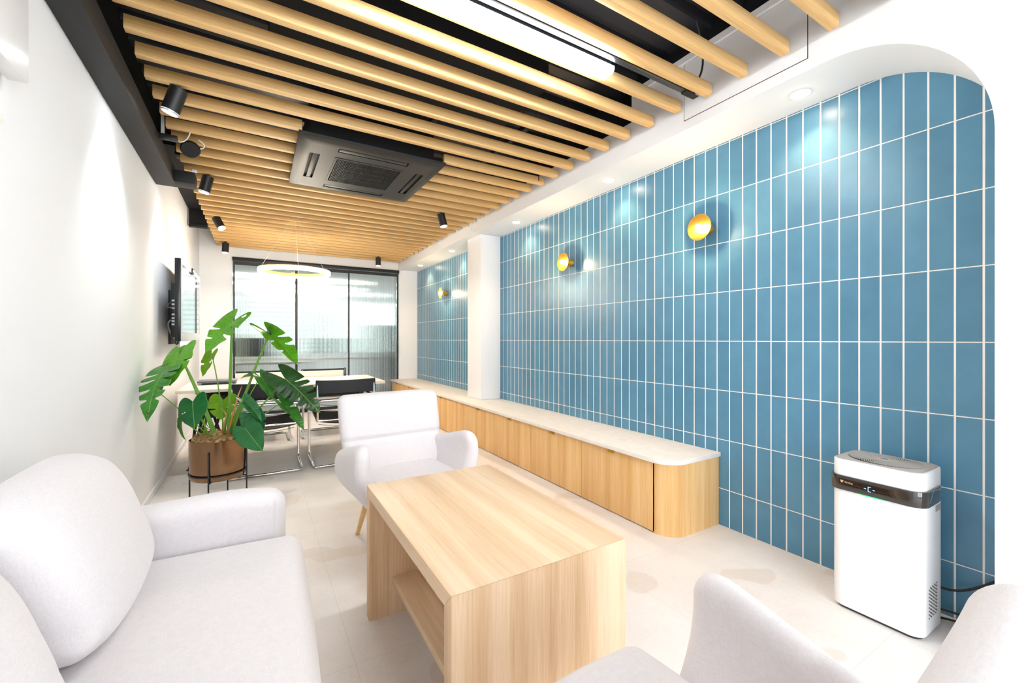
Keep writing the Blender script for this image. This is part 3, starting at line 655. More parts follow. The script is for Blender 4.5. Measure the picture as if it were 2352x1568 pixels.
# ------------------------------------------------------------------ armchairs (local: faces -y, back at +y)
def make_armchair(label):
    t = thing('armchair', label, 'armchair', (0, 0, 0), 'matching pale armchairs')
    def sf(x, y, z):      # seat cushion: domed, rounded front
        k = 1-(x/0.29)**2*0.5-(max(0, -y)/0.30)**2*0.3
        z2 = z+0.012*k if z > 0 else z
        return (x*(1-0.05*max(0, -y/0.3)), y-0.02*(1-(x/0.28)**2)*(1 if y < 0 else 0), z2)
    MB().rbox(0, -0.045, 0.375, 0.240, 0.275, 0.050, 0.045, 5, 10, sf).build('seat_cushion', M['fabric'], t, weld=True, local=True, ang=3)
    def bf(x, y, z):      # base tub tapers toward the floor
        k = (z+0.06)/0.12; s = 0.86+0.14*min(1, max(0, k))**0.6
        return (x*s, y*s, z)
    MB().rbox(0, 0.0, 0.325, 0.272, 0.290, 0.065, 0.06, 5, 8, bf).build('base', M['fabric'], t, weld=True, local=True, ang=3)
    def kf(x, y, z):      # backrest: leans back, crease at lower third, slightly winged
        zz = z+0.24
        y2 = y+zz*0.26+0.020*(x/0.29)**2*(-1)
        hw = 1.0+0.03*math.sin((zz-0.1)*5)-0.05*max(0, 0.28-zz)/0.28
        if y < 0:
            y2 += 0.020*math.exp(-((zz-0.235)/0.009)**2)*(1-0.5*(x/0.29)**4)
            y2 -= 0.015*math.cos(x/0.29*pi/2)
        z2 = z+(0.010*(x/0.29) if zz > 0.4 else 0)*0
        return (x*hw, y2, z2)
    MB().rbox(0, 0.190, 0.590, 0.290, 0.052, 0.240, 0.045, 5, 34, kf).build('backrest', M['fabric'], t, weld=True, local=True, ang=3)
    for s in (-1, 1):
        def af(x, y, z):
            u = (z+0.165)/0.33; u = min(1, max(0, u))
            fy = (y+0.225)/0.45           # 0 front .. 1 back
            out = 0.045*sin(pi*min(1, u*0.95))-0.075*(1-u)**1.6+0.03*(1-fy)*u-0.012
            front = -0.02*(1-u)*(1-fy)
            drop = (0.052-0.118*fy)*u-0.9*max(0, 0.16-fy)**2*u
            xin = x*(1.0-0.28*u*(1-0.5*fy))
            return (s*(0.264+out)+xin, y+front+0.03*(u-0.5)*fy, z+drop+0.02*(fy-0.5)*0)
        MB().rbox(0, 0.045, 0.435, 0.047, 0.245, 0.165, 0.044, 5, 16, af).build('armrest', M['fabric'], t, weld=True, local=True, ang=3)
    for (x, y, fx, fy) in ((-0.18, -0.12, -0.240, -0.165), (0.18, -0.12, 0.240, -0.165), (-0.14, 0.21, -0.175, 0.345), (0.14, 0.21, 0.175, 0.345)):
        MB().tube([(fx, fy, 0.0005), (fx+(x-fx)*0.5, fy+(y-fy)*0.5, 0.15), (x, y, 0.292)], [0.011, 0.016, 0.021], 16).build('leg', M['leg_wood'], t, local=True)
    return t
arm1 = make_armchair('pale armchair beyond the coffee table with its back to the dining desk')
arm2 = copy_tree(arm1); arm2['label'] = 'pale armchair in the near right corner beside the air purifier'
arm1.location = (0.712, 2.285, 0); arm1.rotation_euler = (0, 0, R(5))
arm2.location = (0.575, 0.400, 0); arm2.rotation_euler = (0, 0, R(183))

# ------------------------------------------------------------------ sofa along the left wall (faces +x)
t = thing('sofa', 'pale two-seat sofa along the left wall with loose back cushions', 'sofa', (-0.2, 1.2, 0))
def seatf(x, y, z):
    z2 = z
    if z > 0:
        z2 += 0.012*(1-(x/0.36)**2)*(1-(y/0.6)**4)
        # soft creases near the far arm
        if y > 0.2: z2 += 0.0035*sin((y*26+x*4))*math.exp(-((y-0.46)/0.14)**2)*(0.5-x)
    x2 = x+(0.012*(1-(y/0.62)**2) if x > 0 else 0)
    return (x2, y, z2)
MB().rbox(-0.20, 1.17, 0.380, 0.345, 0.615, 0.062, 0.055, 6, 30, seatf).build('seat_cushion', M['fabric'], t, weld=True, ang=3)
MB().rbox(-0.23, 1.17, 0.255, 0.350, 0.62, 0.072, 0.03, 3, 4).build('base', M['fabric'], t, weld=True, ang=3)
MB().tube([(0.140, 0.66, 0.322), (0.147, 0.9, 0.322), (0.149, 1.17, 0.322), (0.147, 1.44, 0.322), (0.140, 1.68, 0.322)], 0.005, 8).build('piping', M['fabric'], t)
MB().rbox(-0.485, 1.17, 0.42, 0.045, 0.70, 0.24, 0.04, 4, 6, lambda x, y, z: (x-0.00*z, y, z)).build('back_frame', M['fabric'], t, weld=True, ang=3)
for s, yc in ((1, 1.845), (-1, 0.495)):
    def af(x, y, z):
        u = (z+0.215)/0.43; fx = (x+0.33)/0.66
        return (x-0.0*z, y+s*0.022*sin(pi*u)*fx+s*0.012*u, z-(0.035*(1-fx) if z > 0 else 0)-0.035*max(0, fx-0.6)**2/0.16*u)
    MB().rbox(-0.220, yc, 0.388, 0.315, 0.062, 0.220, 0.055, 5, 12, af).build('armrest', M['fabric'], t, weld=True, ang=3)
    MB().tube([(0.058, yc-s*0.0585, 0.30), (0.062, yc-s*0.048, 0.54), (0.060, yc-s*0.040, 0.560)], 0.0012, 6).build('seam', M['fabric'], t)
t.rotation_euler = (0, 0, R(-2.4)); t.location.x -= 0.027
for (lx, ly) in ((0.05, 0.55), (0.05, 1.80), (-0.5, 0.55), (-0.5, 1.80)):
    MB().tube([(lx, ly, 0.0005), (lx, ly, 0.182)], [0.014, 0.02], 14).build('leg', M['leg_wood'], t)
def cushion(yc, hy, label, lean, seed, xs=-0.405, zc=0.642, hz=0.190):
    def cf(x, y, z):
        fy = y/hy; fz = z/hz
        puff = (1-min(1, abs(fy))**3.0)*(1-min(1, abs(fz))**3.0)
        x2 = x*(0.35+1.05*puff**0.5)*(1 if x > 0 else 0.55)
        x2 += 0.002*noise.noise(Vector((y*6+seed, z*6, seed)))*(1 if x > 0 else 0)
        pinch = 0.035*(abs(fy)**4)*(abs(fz)**4)
        # wrinkles running into lower corners
        wr = 0.03*sin(13*(fy*1.2-fz))*max(0, abs(fy)-0.5)**2*max(0, -fz)**2*2
        round_top = -0.055*abs(fy)**4*max(0, fz)
        zz = z+round_top
        return (x2+wr-zz*lean, y*(1-pinch)+0.01*fz*fy, zz+0.02*fy**2*max(0, -fz))
    o = MB().rbox(xs, yc, zc, 0.085, hy, hz, 0.045, 5, 26, cf).build('back_cushion', M['fabric'], weld=True, ang=3)
    return tag(o, label, 'cushion', 'loose back cushions on the sofa')
cushion(1.485, 0.300, 'large loose sofa back cushion leaning beside the far armrest', 0.34, 1.0)
cushion(0.800, 0.290, 'nearer sofa back cushion cut off by the lower left corner of the view', 0.34, 5.0)

# ------------------------------------------------------------------ air purifier
PX0, PX1, PY0, PY1, PZ = 2.145, 2.385, 0.575, 0.875, 0.635
t = thing('air_purifier', 'white upright air purifier with a dark display band by the blue tiles', 'air purifier', ((PX0+PX1)/2, (PY0+PY1)/2, 0))
def rrect(x0, x1, y0, y1, r, n=8, e=0.0):
    out = []
    for (cx, cy, a0) in ((x1-r, y1-r, 0), (x0+r, y1-r, 90), (x0+r, y0+r, 180), (x1-r, y0+r, 270)):
        for i in range(n+1):
            a = R(a0+90*i/n); out.append((cx+r*cos(a), cy+r*sin(a)))
    return out
xyz = lambda u, v, a: (u, v, a)
MB().prism(rrect(PX0, PX1, PY0, PY1, 0.045), 0.012, PZ-0.055*0, xyz).build('body', M['plastic_w'], t, bevel=0.004, ang=0.6)
MB().prism(rrect(PX0+0.012, PX1-0.012, PY0+0.012, PY1-0.012, 0.035), 0.0, 0.0118, xyz).build('foot', M['mark_dark'], t)
mb = MB(); outer = rrect(PX0-0.009, PX1-0.03, PY0-0.009, PY1+0.009, 0.05)
mb.prism(outer, 0.508, 0.568, xyz); mb.build('display_band', M['smoke'], t, bevel=0.0015, ang=0.6)
MB().prism(rrect(PX0+0.006, PX1-0.006, PY0+0.006, PY1-0.006, 0.04), PZ, PZ+0.003, xyz).build('top_panel', M['plastic_g'], t, bevel=0.001)
pc = ((PX0+PX1)/2, (PY0+PY1)/2)
mb = MB(); nbl = 64   # swirled grille: curved blades over a dark well, elliptical
ea, eb = 0.098, 0.122
mb.v.append((pc[0], pc[1], PZ+0.0032))
for i in range(64): mb.v.append((pc[0]+ea*cos(2*pi*i/64), pc[1]+eb*sin(2*pi*i/64), PZ+0.0032))
for i in range(64): mb.f.append((0, 1+i, 1+(i+1) % 64))
mb.build('outlet_well', M['ac_dark'], t)
mb = MB()
for i in range(nbl):
    a = 2*pi*i/nbl; P = []
    for k in range(7):
        q = 0.2+0.8*k/6; an = a+1.1*(q-0.2)
        P.append((pc[0]+ea*q*cos(an), pc[1]+eb*q*sin(an)))
    b = len(mb.v)
    for k, (px_, py_) in enumerate(P):
        q = 0.2+0.8*k/6; wd = 0.0008+0.0014*q
        tx, ty = (P[min(k+1, 6)][0]-P[max(k-1, 0)][0], P[min(k+1, 6)][1]-P[max(k-1, 0)][1]); ll = math.hypot(tx, ty)
        nx, ny = -ty/ll*wd, tx/ll*wd
        mb.v += [(px_+nx, py_+ny, PZ+0.0070), (px_-nx, py_-ny, PZ+0.0070), (px_-nx, py_-ny, PZ+0.0034), (px_+nx, py_+ny, PZ+0.0034)]
    for k in range(6):
        o = b+4*k
        for j in range(4):
            j2 = (j+1) % 4; mb.f.append((o+j, o+j2, o+4+j2, o+4+j))
mb.build('outlet_grille', M['plastic_g'], t)
MB().lathe([(0.026, PZ+0.0036), (0.026, PZ+0.008), (0.022, PZ+0.0095)], 28, (pc[0], pc[1], 0)).build('hub', M['plastic_g'], t)
# emblem on the hub, heart-like shield, lying flat
hp = [(0, -0.008), (0.006, -0.002), (0.009, 0.005), (0.004, 0.006), (0, 0.003), (-0.004, 0.006), (-0.009, 0.005), (-0.006, -0.002)]
MB().prism(hp, PZ+0.0096, PZ+0.0102, lambda u, v, a: (pc[0]-v*1.2, pc[1]-u*1.4, a)).build('emblem', M['blue_mark'], t)
xb = PX0-0.0092
def band_pt(y, z, dx=0.0): return (xb-dx, y, z)
# emblem + word on the band (front face looks toward -x; left of it is at larger y)
MB().prism([(u*0.9, v*1.1) for u, v in hp], 0.0001, 0.0006, lambda u, v, a: (xb-a, 0.829-u*0.8, 0.545+v*0.8)).build('band_emblem', M['logo'], t)
cu = bpy.data.curves.new('brand_text', 'FONT'); cu.body = 'Airdog'; cu.size = 0.0108; cu.extrude = 0.0002; cu.align_x = 'LEFT'
ot = bpy.data.objects.new('brand_text', cu); C.objects.link(ot); ot.parent = t
dg = bpy.context.evaluated_depsgraph_get(); me = bpy.data.meshes.new_from_object(ot.evaluated_get(dg)); bpy.data.objects.remove(ot)
ot = bpy.data.objects.new('brand_text', me); C.objects.link(ot); ot.parent = t; me.materials.clear(); me.materials.append(M['logo'])
ot.location = Vector((xb-0.0004, 0.8205, 0.5405))-t.location; ot.rotation_euler = (pi/2, 0, -pi/2)
# display -C-
mb = MB(); yd, zd = 0.733, 0.5365
def seg(ya, yb, za, zb): mb.box(xb-0.0008, xb-0.0001, min(yd-ya, yd-yb), max(yd-ya, yd-yb), zd+za, zd+zb)
seg(-0.019, -0.012, -0.001, 0.001); seg(0.010, 0.017, -0.001, 0.001)
seg(-0.006, -0.0042, -0.010, 0.010); seg(-0.005, 0.004, 0.0085, 0.0102); seg(-0.005, 0.004, -0.0102, -0.0085)
mb.build('display_digits', M['blue_digit'], t)
MB().box(PX0-0.006, PX0-0.001, 0.69, 0.765, 0.5045, 0.5075).build('status_light', M['green_glow'], t)
# perforated vent low on the side facing -y
mb = MB()
for i in range(8):
    for j in range(9):
        zz = 0.075+j*0.0135+(0.0067 if i % 2 else 0); xx = 2.215+i*0.012
        mb.box(xx-0.0035, xx+0.0035, PY0-0.0006, PY0-0.0001, zz-0.003, zz+0.003)
mb.build('side_vent', M['mark_dark'], t)
MB().box(PX1-0.10, PX1-0.04, PY0-0.0008, PY0-0.0001, 0.47, 0.495).build('side_grip', M['plastic_g'], t)
tag(MB().tube(bez((2.386, 0.60, 0.14), (2.42, 0.56, 0.12), (2.43, 0.52, 0.13), (2.445, 0.42, 0.24)), 0.005, 8).build('black_cable', M['cable_b']), 'thick black cord leaving the back of the air purifier', 'cable')
tag(MB().tube(bez((2.40, 0.60, 0.006), (2.38, 0.55, 0.03), (2.41, 0.50, 0.02), (2.43, 0.41, 0.006)), 0.0045, 8).tube(bez((2.40, 0.66, 0.02), (2.42, 0.57, 0.06), (2.41, 0.52, 0.03), (2.44, 0.42, 0.05)), 0.0045, 8).build('cable_bundle', M['cable_b']), 'tangled black cables on the floor behind the air purifier', 'cable')

# ------------------------------------------------------------------ desk at the back
DX0, DX1, DY0, DY1, DZ = -0.575, 1.135, 4.42, 5.29, 0.72
t = thing('meeting_desk', 'long white-washed desk on black legs in front of the glass partition', 'desk', ((DX0+DX1)/2, (DY0+DY1)/2, 0))
MB().box(DX0, DX1, DY0, DY1, DZ-0.026, DZ).build('desk_top', M['desk_top'], t, bevel=0.002)
for lx in (DX0+0.16, DX1-0.16):
    s = 1 if lx > 0 else -1
    for ly in (DY0+0.22, DY1-0.14):
        MB().tube([(lx-0.09, ly, 0.008), (lx+0.055, ly+0.03, DZ-0.027)], 0.012, 8).tube([(lx-0.085, ly+0.01, 0.008), (lx-0.03, ly+0.14, DZ-0.027)], 0.012, 8).lathe([(0.022, 0.0005), (0.022, 0.008)], 16, (lx-0.09, ly, 0)).build('leg', M['black_metal'], t)
    MB().box(lx-0.04, lx+0.06, DY0+0.12, DY1-0.08, DZ-0.045, DZ-0.0265).build('leg_plate', M['black_metal'], t)
MB().box(DX0+0.1, DX1-0.1, 4.98, 5.01, 0.53, 0.69).build('modesty_rail', M['black_metal'], t)
t = thing('laptop', 'closed grey laptop raised on the left end of the desk', 'laptop', (-0.33, 5.0, DZ))
MB().box(-0.475, -0.165, 4.86, 5.12, DZ+0.030, DZ+0.034).box(-0.475, -0.165, 4.86, 5.12, DZ+0.018, DZ+0.029).build('body', M['laptop'], t, bevel=0.002)
MB().box(-0.44, -0.20, 4.885, 5.10, DZ+0.0005, DZ+0.0175).build('riser', M['black_metal'], t)
# computer and cables on the floor at the left wall
tag(MB().tube(bez((-0.60, 5.75, 0.006), (-0.60, 5.4, 0.03), (-0.60, 5.35, 0.13), (-0.52, 5.55, 0.15), 14), 0.008, 8).build('network_cable', M['cable_blue']), 'blue cable lying by the left baseboard under the desk', 'cable')
t = thing('power_strip', 'power strip with black plugs under the left end of the desk', 'power strip', (-0.45, 5.45, 0))
MB().box(-0.50, -0.36, 5.38, 5.52, 0.10, 0.125).build('strip', M['plastic_g'], t, bevel=0.003)
MB().box(-0.49, -0.37, 5.40, 5.43, 0.0005, 0.0995).build('foot', M['black_metal'], t)
mb = MB()
for i in range(3): mb.box(-0.485+i*0.045, -0.46+i*0.045, 5.42, 5.46, 0.1255, 0.19)
mb.build('plugs', M['cable_b'], t)
mb = MB()
for i in range(4): mb.tube(bez((-0.47+i*0.03, 5.44, 0.19), (-0.55, 5.40, 0.30), (-0.50+0.05*i, 5.5, 0.34), (-0.44+0.03*i, 5.42, 0.36)), 0.003, 6)
mb.build('cords', M['cable_b'], t)
# black task chair base under the desk, left
t = thing('folding_stool', 'black folded frame standing under the left end of the desk', 'stool', (-0.32, 4.75, 0))
MB().tube([(-0.42, 4.62, 0.0125), (-0.24, 4.80, 0.62)], 0.012, 8).tube([(-0.20, 4.66, 0.0125), (-0.40, 4.86, 0.62)], 0.012, 8).build('frame', M['black_metal'], t)
MB().box(-0.42, -0.22, 4.79, 4.87, 0.42, 0.63).build('seat', M['leather'], t, bevel=0.01)

tag(MB().box(-0.19, 0.868, DY1-0.03, DY1-0.012, DZ+0.0005, 0.790).build('desk_screen', M['bench_fab'], bevel=0.002), 'low cream screen panel standing along the far edge of the desk', 'panel')

# ------------------------------------------------------------------ chrome and black leather chairs (local: back at -y, faces +y)
def make_chrome_chair(label):
    t = thing('cantilever_chair', label, 'chair', (0, 0, 0), 'chrome tube chairs around the desk')
    r = 0.0125; hw = 0.275
    # sled base: rear floor bar, short runners, posts, arms and rear top bar
    loop = [(-hw+0.02, 0.56, 0.0125), (-hw, 0.56, 0.0125)]
    P = [(-hw, 0.0, 0.0125), (-hw, 0.46, 0.0125), (-hw, 0.50, 0.60), (-hw, -0.02, 0.60), (hw, -0.02, 0.60), (hw, 0.50, 0.60), (hw, 0.46, 0.0125), (hw, 0.0, 0.0125), (-hw, 0.0, 0.0125)]
    mb = MB().tube(smooth_path([(0, 0, 0.0125)]+P+[(0, 0, 0.0125)][:0], 0.06)[0:], r, 12)
    mb.build('frame', M['chrome'], t, local=True, ang=1.2)
    # seat carrying tubes
    for s in (-1, 1):
        x = s*(hw-0.028)
        MB().tube(smooth_path([(x, 0.06, 0.785), (x, 0.03, 0.40), (x, 0.46, 0.445), (x, 0.48, 0.58)], 0.05), 0.0095, 10).build('side_tube', M['chrome'], t, local=True, ang=1.2)
    MB().tube([(-hw, 0.47, 0.44), (hw, 0.47, 0.44)], 0.0095, 10).build('cross_tube', M['chrome'], t, local=True)
    MB().tube([(-hw+0.028, 0.03, 0.415), (hw-0.028, 0.03, 0.415)], 0.008, 10).build('cross_tube', M['chrome'], t, local=True)
    def bf(x, y, z): return (x, y-0.028*(1-(x/0.25)**2)*0.9, z+0.004*(1-(x/0.25)**2)*(-1 if z > 0 else 0))
    MB().rbox(0, 0.055, 0.715, 0.262, 0.0075, 0.062, 0.006, 2, 14, bf).build('backrest', M['leather'], t, weld=True, local=True, ang=1.2)
    def sf(x, y, z): return (x, y, z-0.035*(1-(x/0.25)**2)+y*0.10)
    MB().rbox(0, 0.245, 0.435, 0.252, 0.205, 0.006, 0.005, 2, 14, sf).build('seat', M['leather'], t, weld=True, local=True, ang=1.2)
    MB().tube([(x_/10, 0.05, 0.385-0.03*(1-(x_/2.5)**2)) for x_ in [i*0.5-2.4 for i in range(10)]], 0.0022, 6).tube([(x_/10, 0.12, 0.555-0.03*(1-(x_/2.5)**2)) for x_ in [i*0.5-2.4 for i in range(10)]], 0.0022, 6).build('tension_cords', M['cable_b'], t, local=True)
    return t
c1 = make_chrome_chair('chrome and black leather chair directly behind the potted plant')
c1.location = (0.072, 4.13, 0)
c2 = copy_tree(c1); c2.location = (0.715, 4.12, 0); c2['label'] = 'chrome and black leather chair partly hidden by the far armchair'
c3 = copy_tree(c1); c3.location = (0.04, 5.80, 0); c3.rotation_euler = (0, 0, pi); c3['label'] = 'chrome chair on the far side of the desk, left of the pair'
c4 = copy_tree(c1); c4.location = (0.73, 5.80, 0); c4.rotation_euler = (0, 0, pi); c4['label'] = 'chrome chair on the far side of the desk, right of the pair'
for c in (c3, c4): c.location.y = 5.88

# ------------------------------------------------------------------ wall-mounted screen
t = thing('television', 'silver framed flat screen mounted on the left wall above the desk', 'television', (-0.52, 4.93, 1.46))
X = -0.505; ty0, ty1, tz0, tz1 = 4.20, 5.46, 1.130, 1.785
mb = MB().box(X-0.045, X-0.006, ty0, ty1, tz0, tz1); mb.build('housing', M['tv_black'], t, bevel=0.004)
mb = MB().box(X-0.0055, X, ty0, ty1, tz0, tz0+0.075).box(X-0.0055, X, ty0, ty1, tz1-0.040, tz1).box(X-0.0055, X, ty0, ty0+0.030, tz0+0.075, tz1-0.040).box(X-0.0055, X, ty1-0.030, ty1, tz0+0.075, tz1-0.040)
mb.build('bezel', M['silver'], t)
MB().box(X-0.0055, X-0.002, ty0+0.0305, ty1-0.0305, tz0+0.0755, tz1-0.0405).build('screen', M['screen'], t)
MB().box(X-0.010, X+0.014, 4.78, 4.88, tz1-0.045, tz1+0.003).build('camera_module', M['tv_black'], t, bevel=0.003)
MB().box(X-0.085, X-0.0455, ty0+0.12, ty1-0.12, tz0+0.03, 1.60).build('rear_cover', M['tv_black'], t, bevel=0.006)
mb = MB()
for i, zz in enumerate((1.26, 1.285, 1.31, 1.34, 1.39, 1.42, 1.45)): mb.box(X-0.078, X-0.052, ty0+0.114, ty0+0.1195, zz, zz+0.014)
mb.build('ports', M['silver'], t)
MB().box(wl(4.7)+0.0005, wl(4.7)+0.022, 4.70, 5.16, 1.105, 1.575).box(wl(4.7)+0.022, X-0.086, 4.80, 4.84, 1.15, 1.56).box(wl(4.7)+0.022, X-0.086, 5.02, 5.06, 1.15, 1.56).build('wall_bracket', M['black_metal'], t, bevel=0.002)
MB().lathe([(0.040, 0), (0.040, 0.03), (0.015, 0.034)], 24, (-0.60, 4.78, 1.60), Matrix.Rotation(pi/2, 3, 'X')).build('pivot', M['black_metal'], t)
mb = MB().tube(bez((-0.585, 4.30, 1.30), (-0.64, 4.35, 1.28), (-0.60, 4.5, 1.15), (-0.60, 4.75, 1.13)), 0.006, 8).tube(bez((-0.58, 4.31, 1.40), (-0.66, 4.40, 1.40), (-0.62, 4.6, 1.45), (-0.60, 4.75, 1.55)), 0.005, 8)
mb.build('grey_cables', M['cable_g'], t)
MB().tube(bez((-0.58, 4.31, 1.36), (-0.635, 4.36, 1.30), (-0.63, 4.45, 1.14), (-0.59, 4.75, 1.14)), 0.004, 8).tube(bez((-0.56, 4.33, 1.13), (-0.56, 4.33, 1.09), (-0.55, 4.36, 1.10), (-0.55, 4.38, 1.135)), 0.004, 8).build('black_cables', M['cable_b'], t)

# ------------------------------------------------------------------ white unit high on the left wall
t = thing('wall_cabinet', 'white wall unit cut off at the upper left corner of the view', 'wall unit', (-0.59, 1.2, 1.9))
MB().box(wl(1.2)+0.006, -0.565, 0.75, 1.775, 1.885, 2.305).build('body', M['plastic_w'], t, bevel=0.003)
MB().box(wl(1.2)+0.010, -0.572, 0.80, 1.62, 1.868, 1.8845).build('tinted_underside', M['pane'], t)
t = thing('wall_plug', 'white plug and cables hanging under the upper left wall unit', 'plug', (-0.60, 1.62, 1.80))
MB().rbox(-0.598, 1.60, 1.795, 0.018, 0.03, 0.018, 0.008, 3, 2).build('plug_body', M['socket'], t, weld=True)
MB().tube(bez((-0.59, 1.62, 1.785), (-0.58, 1.64, 1.76), (-0.58, 1.65, 1.74), (-0.585, 1.68, 1.73)), 0.004, 8).tube(bez((-0.59, 1.58, 1.785), (-0.58, 1.59, 1.75), (-0.58, 1.60, 1.73), (-0.585, 1.61, 1.70)), 0.004, 8).build('cables', M['socket'], t)

# ------------------------------------------------------------------ potted monstera
def at(px, py, d):
    s_, c_ = sin(YAW), cos(YAW); u = (px-CX)/FP; v_ = (CY-py)/FP
    return Vector((d*(s_+u*c_), d*(c_-u*s_), H+d*v_))
pcx, pcy = -0.232, 3.66
t = thing('plant_stand', 'thin black wire stand with four legs holding the bronze pot', 'plant stand', (pcx, pcy, 0))
for a in (255, 345, 165, 75):
    ca, sa = cos(R(a)), sin(R(a)); rr_ = 0.176
    MB().box(-0.0045, 0.0045, -0.0045, 0.0045, 0.0005, 0.385).build('leg', M['black_metal'], t, local=True).location = (rr_*ca, rr_*sa, 0)
torus(0.171, [(0.0, 0.0), (0.004, 0.0), (0.004, 0.009), (0.0, 0.009)], Vector((pcx, pcy, 0.212)), 48).build('hoop', M['black_metal'], t)
MB().tube([(pcx-0.172*cos(R(75)), pcy-0.172*sin(R(75)), 0.172), (pcx+0.172*cos(R(75)), pcy+0.172*sin(R(75)), 0.172)], 0.0045, 6).tube([(pcx-0.172*cos(R(165)), pcy-0.172*sin(R(165)), 0.172), (pcx+0.172*cos(R(165)), pcy+0.172*sin(R(165)), 0.172)], 0.0045, 6).build('cross_bar', M['black_metal'], t)
t = thing('monstera_plant', 'large green monstera plant growing from the bronze pot', 'plant', (pcx, pcy, 0.44))
plant = t
pot = thing('plant_pot', 'round bronze metal pot on the black wire stand', 'pot', (pcx, pcy, 0.178))
MB().lathe([(0.10, 0.178), (0.158, 0.178), (0.166, 0.190), (0.1695, 0.30), (0.1705, 0.452), (0.168, 0.4535), (0.165, 0.452), (0.163, 0.42), (0.02, 0.418)], 64, (pcx, pcy, 0)).build('vessel', M['bronze'], pot, ang=0.9)
# coir top: mounded disc with fibres
mb = MB(); prof = [(0.158, 0.4185), (0.156, 0.448), (0.13, 0.462), (0.10, 0.472), (0.07, 0.478), (0.04, 0.482), (0.01, 0.484)]
mb.lathe(prof, 40, (pcx, pcy, 0))
for i, v_ in enumerate(mb.v):
    mb.v[i] = (v_[0], v_[1], v_[2]+0.016*noise.noise(Vector(v_)*40))
for i in range(420):
    a = random.uniform(0, 2*pi); r0 = 0.155*math.sqrt(random.random()); p = Vector((pcx+r0*cos(a), pcy+r0*sin(a), 0.464+0.018*(1-r0/0.155)))
    d = random.uniform(0, 2*pi); l_ = random.uniform(0.02, 0.05)
    q = p+Vector((l_*cos(d), l_*sin(d), 0.004)); 
    m_ = (p+q)/2+Vector((0, 0, random.uniform(0.004, 0.018)))
    mb.tube([p, m_, q], 0.0008, 4)
tag(mb.build('coir_mulch', M['coir']), 'brown coconut fibre covering the soil in the bronze pot', 'mulch', kind='stuff')
def leaf(mname, joint, tip, nrm, width, dips=(), lobe=0.26, droop=0.12, fold=0.12, curl=0.0, parent=None, holes=()):
    """joint/tip: world points; nrm: direction the upper face looks; dips: list of (s, depth, sharp, side)"""
    J = Vector(joint); T = Vector(tip); u = T-J; Ln = u.length; u.normalize()
    n = Vector(nrm); n = (n-u*n.dot(u)).normalized(); v = n.cross(u)
    mb = MB(); NS, NR = 72, 12; uvs = []
    def midp(s):       # root on the midrib for vein s
        return max(0.0, (s-0.30)/0.70)**1.15
    def edge(s):       # contour from basal notch to the tip, unit length
        a = s
        if a < 0.30:
            q = a/0.30
            return (-lobe*sin(pi*q**0.75)**0.8+0.06*q*q, 0.012+0.443*sin(q*pi/2)**0.75)
        q = (a-0.30)/0.70
        x = 0.06+0.94*q**0.92; y = 0.455*(max(0.0, 1-q**2.3)**0.8)*(1+0.10*sin(pi*min(1, q*1.6)))
        return (x, max(0.0, y))
    for side in (1, -1):
        b = len(mb.v)
        for i in range(NS+1):
            s = i/NS; m0 = midp(s)*0.985; ex, ey = edge(s)
            rm = 1.0
            for (ds, dep, wd, sd) in dips:
                if sd != 0 and sd != side: continue
                rm *= 1-dep*math.exp(-((s-ds)/wd)**4)
            for k in range(NR+1):
                r = k/NR*rm
                x = m0+(ex-m0)*r+0.03*sin(pi*r)*(1 if s > 0.3 else 0); y = ey*r
                z = -droop*max(0, x)**2+fold*y-0.55*curl*y*y*2+0.010*sin(s*26)*r - (0.10*x*x if x < 0 else 0)
                P = J+u*(x*Ln)+v*(side*y*width*2)+n*(z*Ln)
                mb.v.append(tuple(P)); uvs.append((s, y))
        for i in range(NS):
            for k in range(NR):
                q = (b+i*(NR+1)+k, b+(i+1)*(NR+1)+k, b+(i+1)*(NR+1)+k+1, b+i*(NR+1)+k+1)
                skip = False
                for (hs, hr0, hr1, hw_, sd) in holes:
                    if (sd == 0 or sd == side) and abs((i+0.5)/NS-hs) < hw_ and hr0 < (k+0.5)/NR < hr1: skip = True
                if not skip: mb.f.append(q if side > 0 else q[::-1])
    me = bpy.data.meshes.new('leaf'); off = plant.location
    me.from_pydata([tuple(Vector(p)-off) for p in mb.v], [], mb.f)
    ul = me.uv_layers.new(name='UVMap')
    for lp in me.loops: ul.data[lp.index].uv = uvs[lp.vertex_index]
    for p in me.polygons: p.use_smooth = True
    me.materials.append(M[mname])
    o = bpy.data.objects.new('leaf', me); C.objects.link(o); o.parent = plant
    sol = o.modifiers.new('thickness', 'SOLIDIFY'); sol.thickness = 0.0009
    return o
camdir = Vector((-sin(YAW), -cos(YAW), 0))   # toward the viewer's side of the room
Rt = Vector((cos(YAW), -sin(YAW), 0)); UP = Vector((0, 0, 1))
def nv(r, up, tow): return Rt*r+UP*up+camdir*tow
SPL = [(0.42, 0.72, 0.020, 0), (0.55, 0.78, 0.020, 0), (0.68, 0.72, 0.020, 0), (0.80, 0.6, 0.018, 0)]
SP1 = [(0.40, 0.70, 0.028, 1), (0.60, 0.70, 0.030, 1), (0.50, 0.68, 0.028, -1), (0.72, 0.6, 0.022, -1)]
SP2 = [(0.45, 0.6, 0.03, 1), (0.62, 0.55, 0.03, -1)]
base = Vector((pcx, pcy, 0.455))
def petiole(p1, foot=(0, 0), r0=0.008, r1=0.004, bow=(0, 0, 0.0), mm='stem', n=12):
    a = base+Vector((foot[0], foot[1], 0)); b_ = Vector(p1); m_ = (a+b_)/2+Vector(bow)
    P = bez(a, a.lerp(m_, 0.6), m_.lerp(b_, 0.6), b_, n)
    MB().tube(P, [r0+(r1-r0)*i/n for i in range(n+1)], 8).build('stem', M[mm], plant)
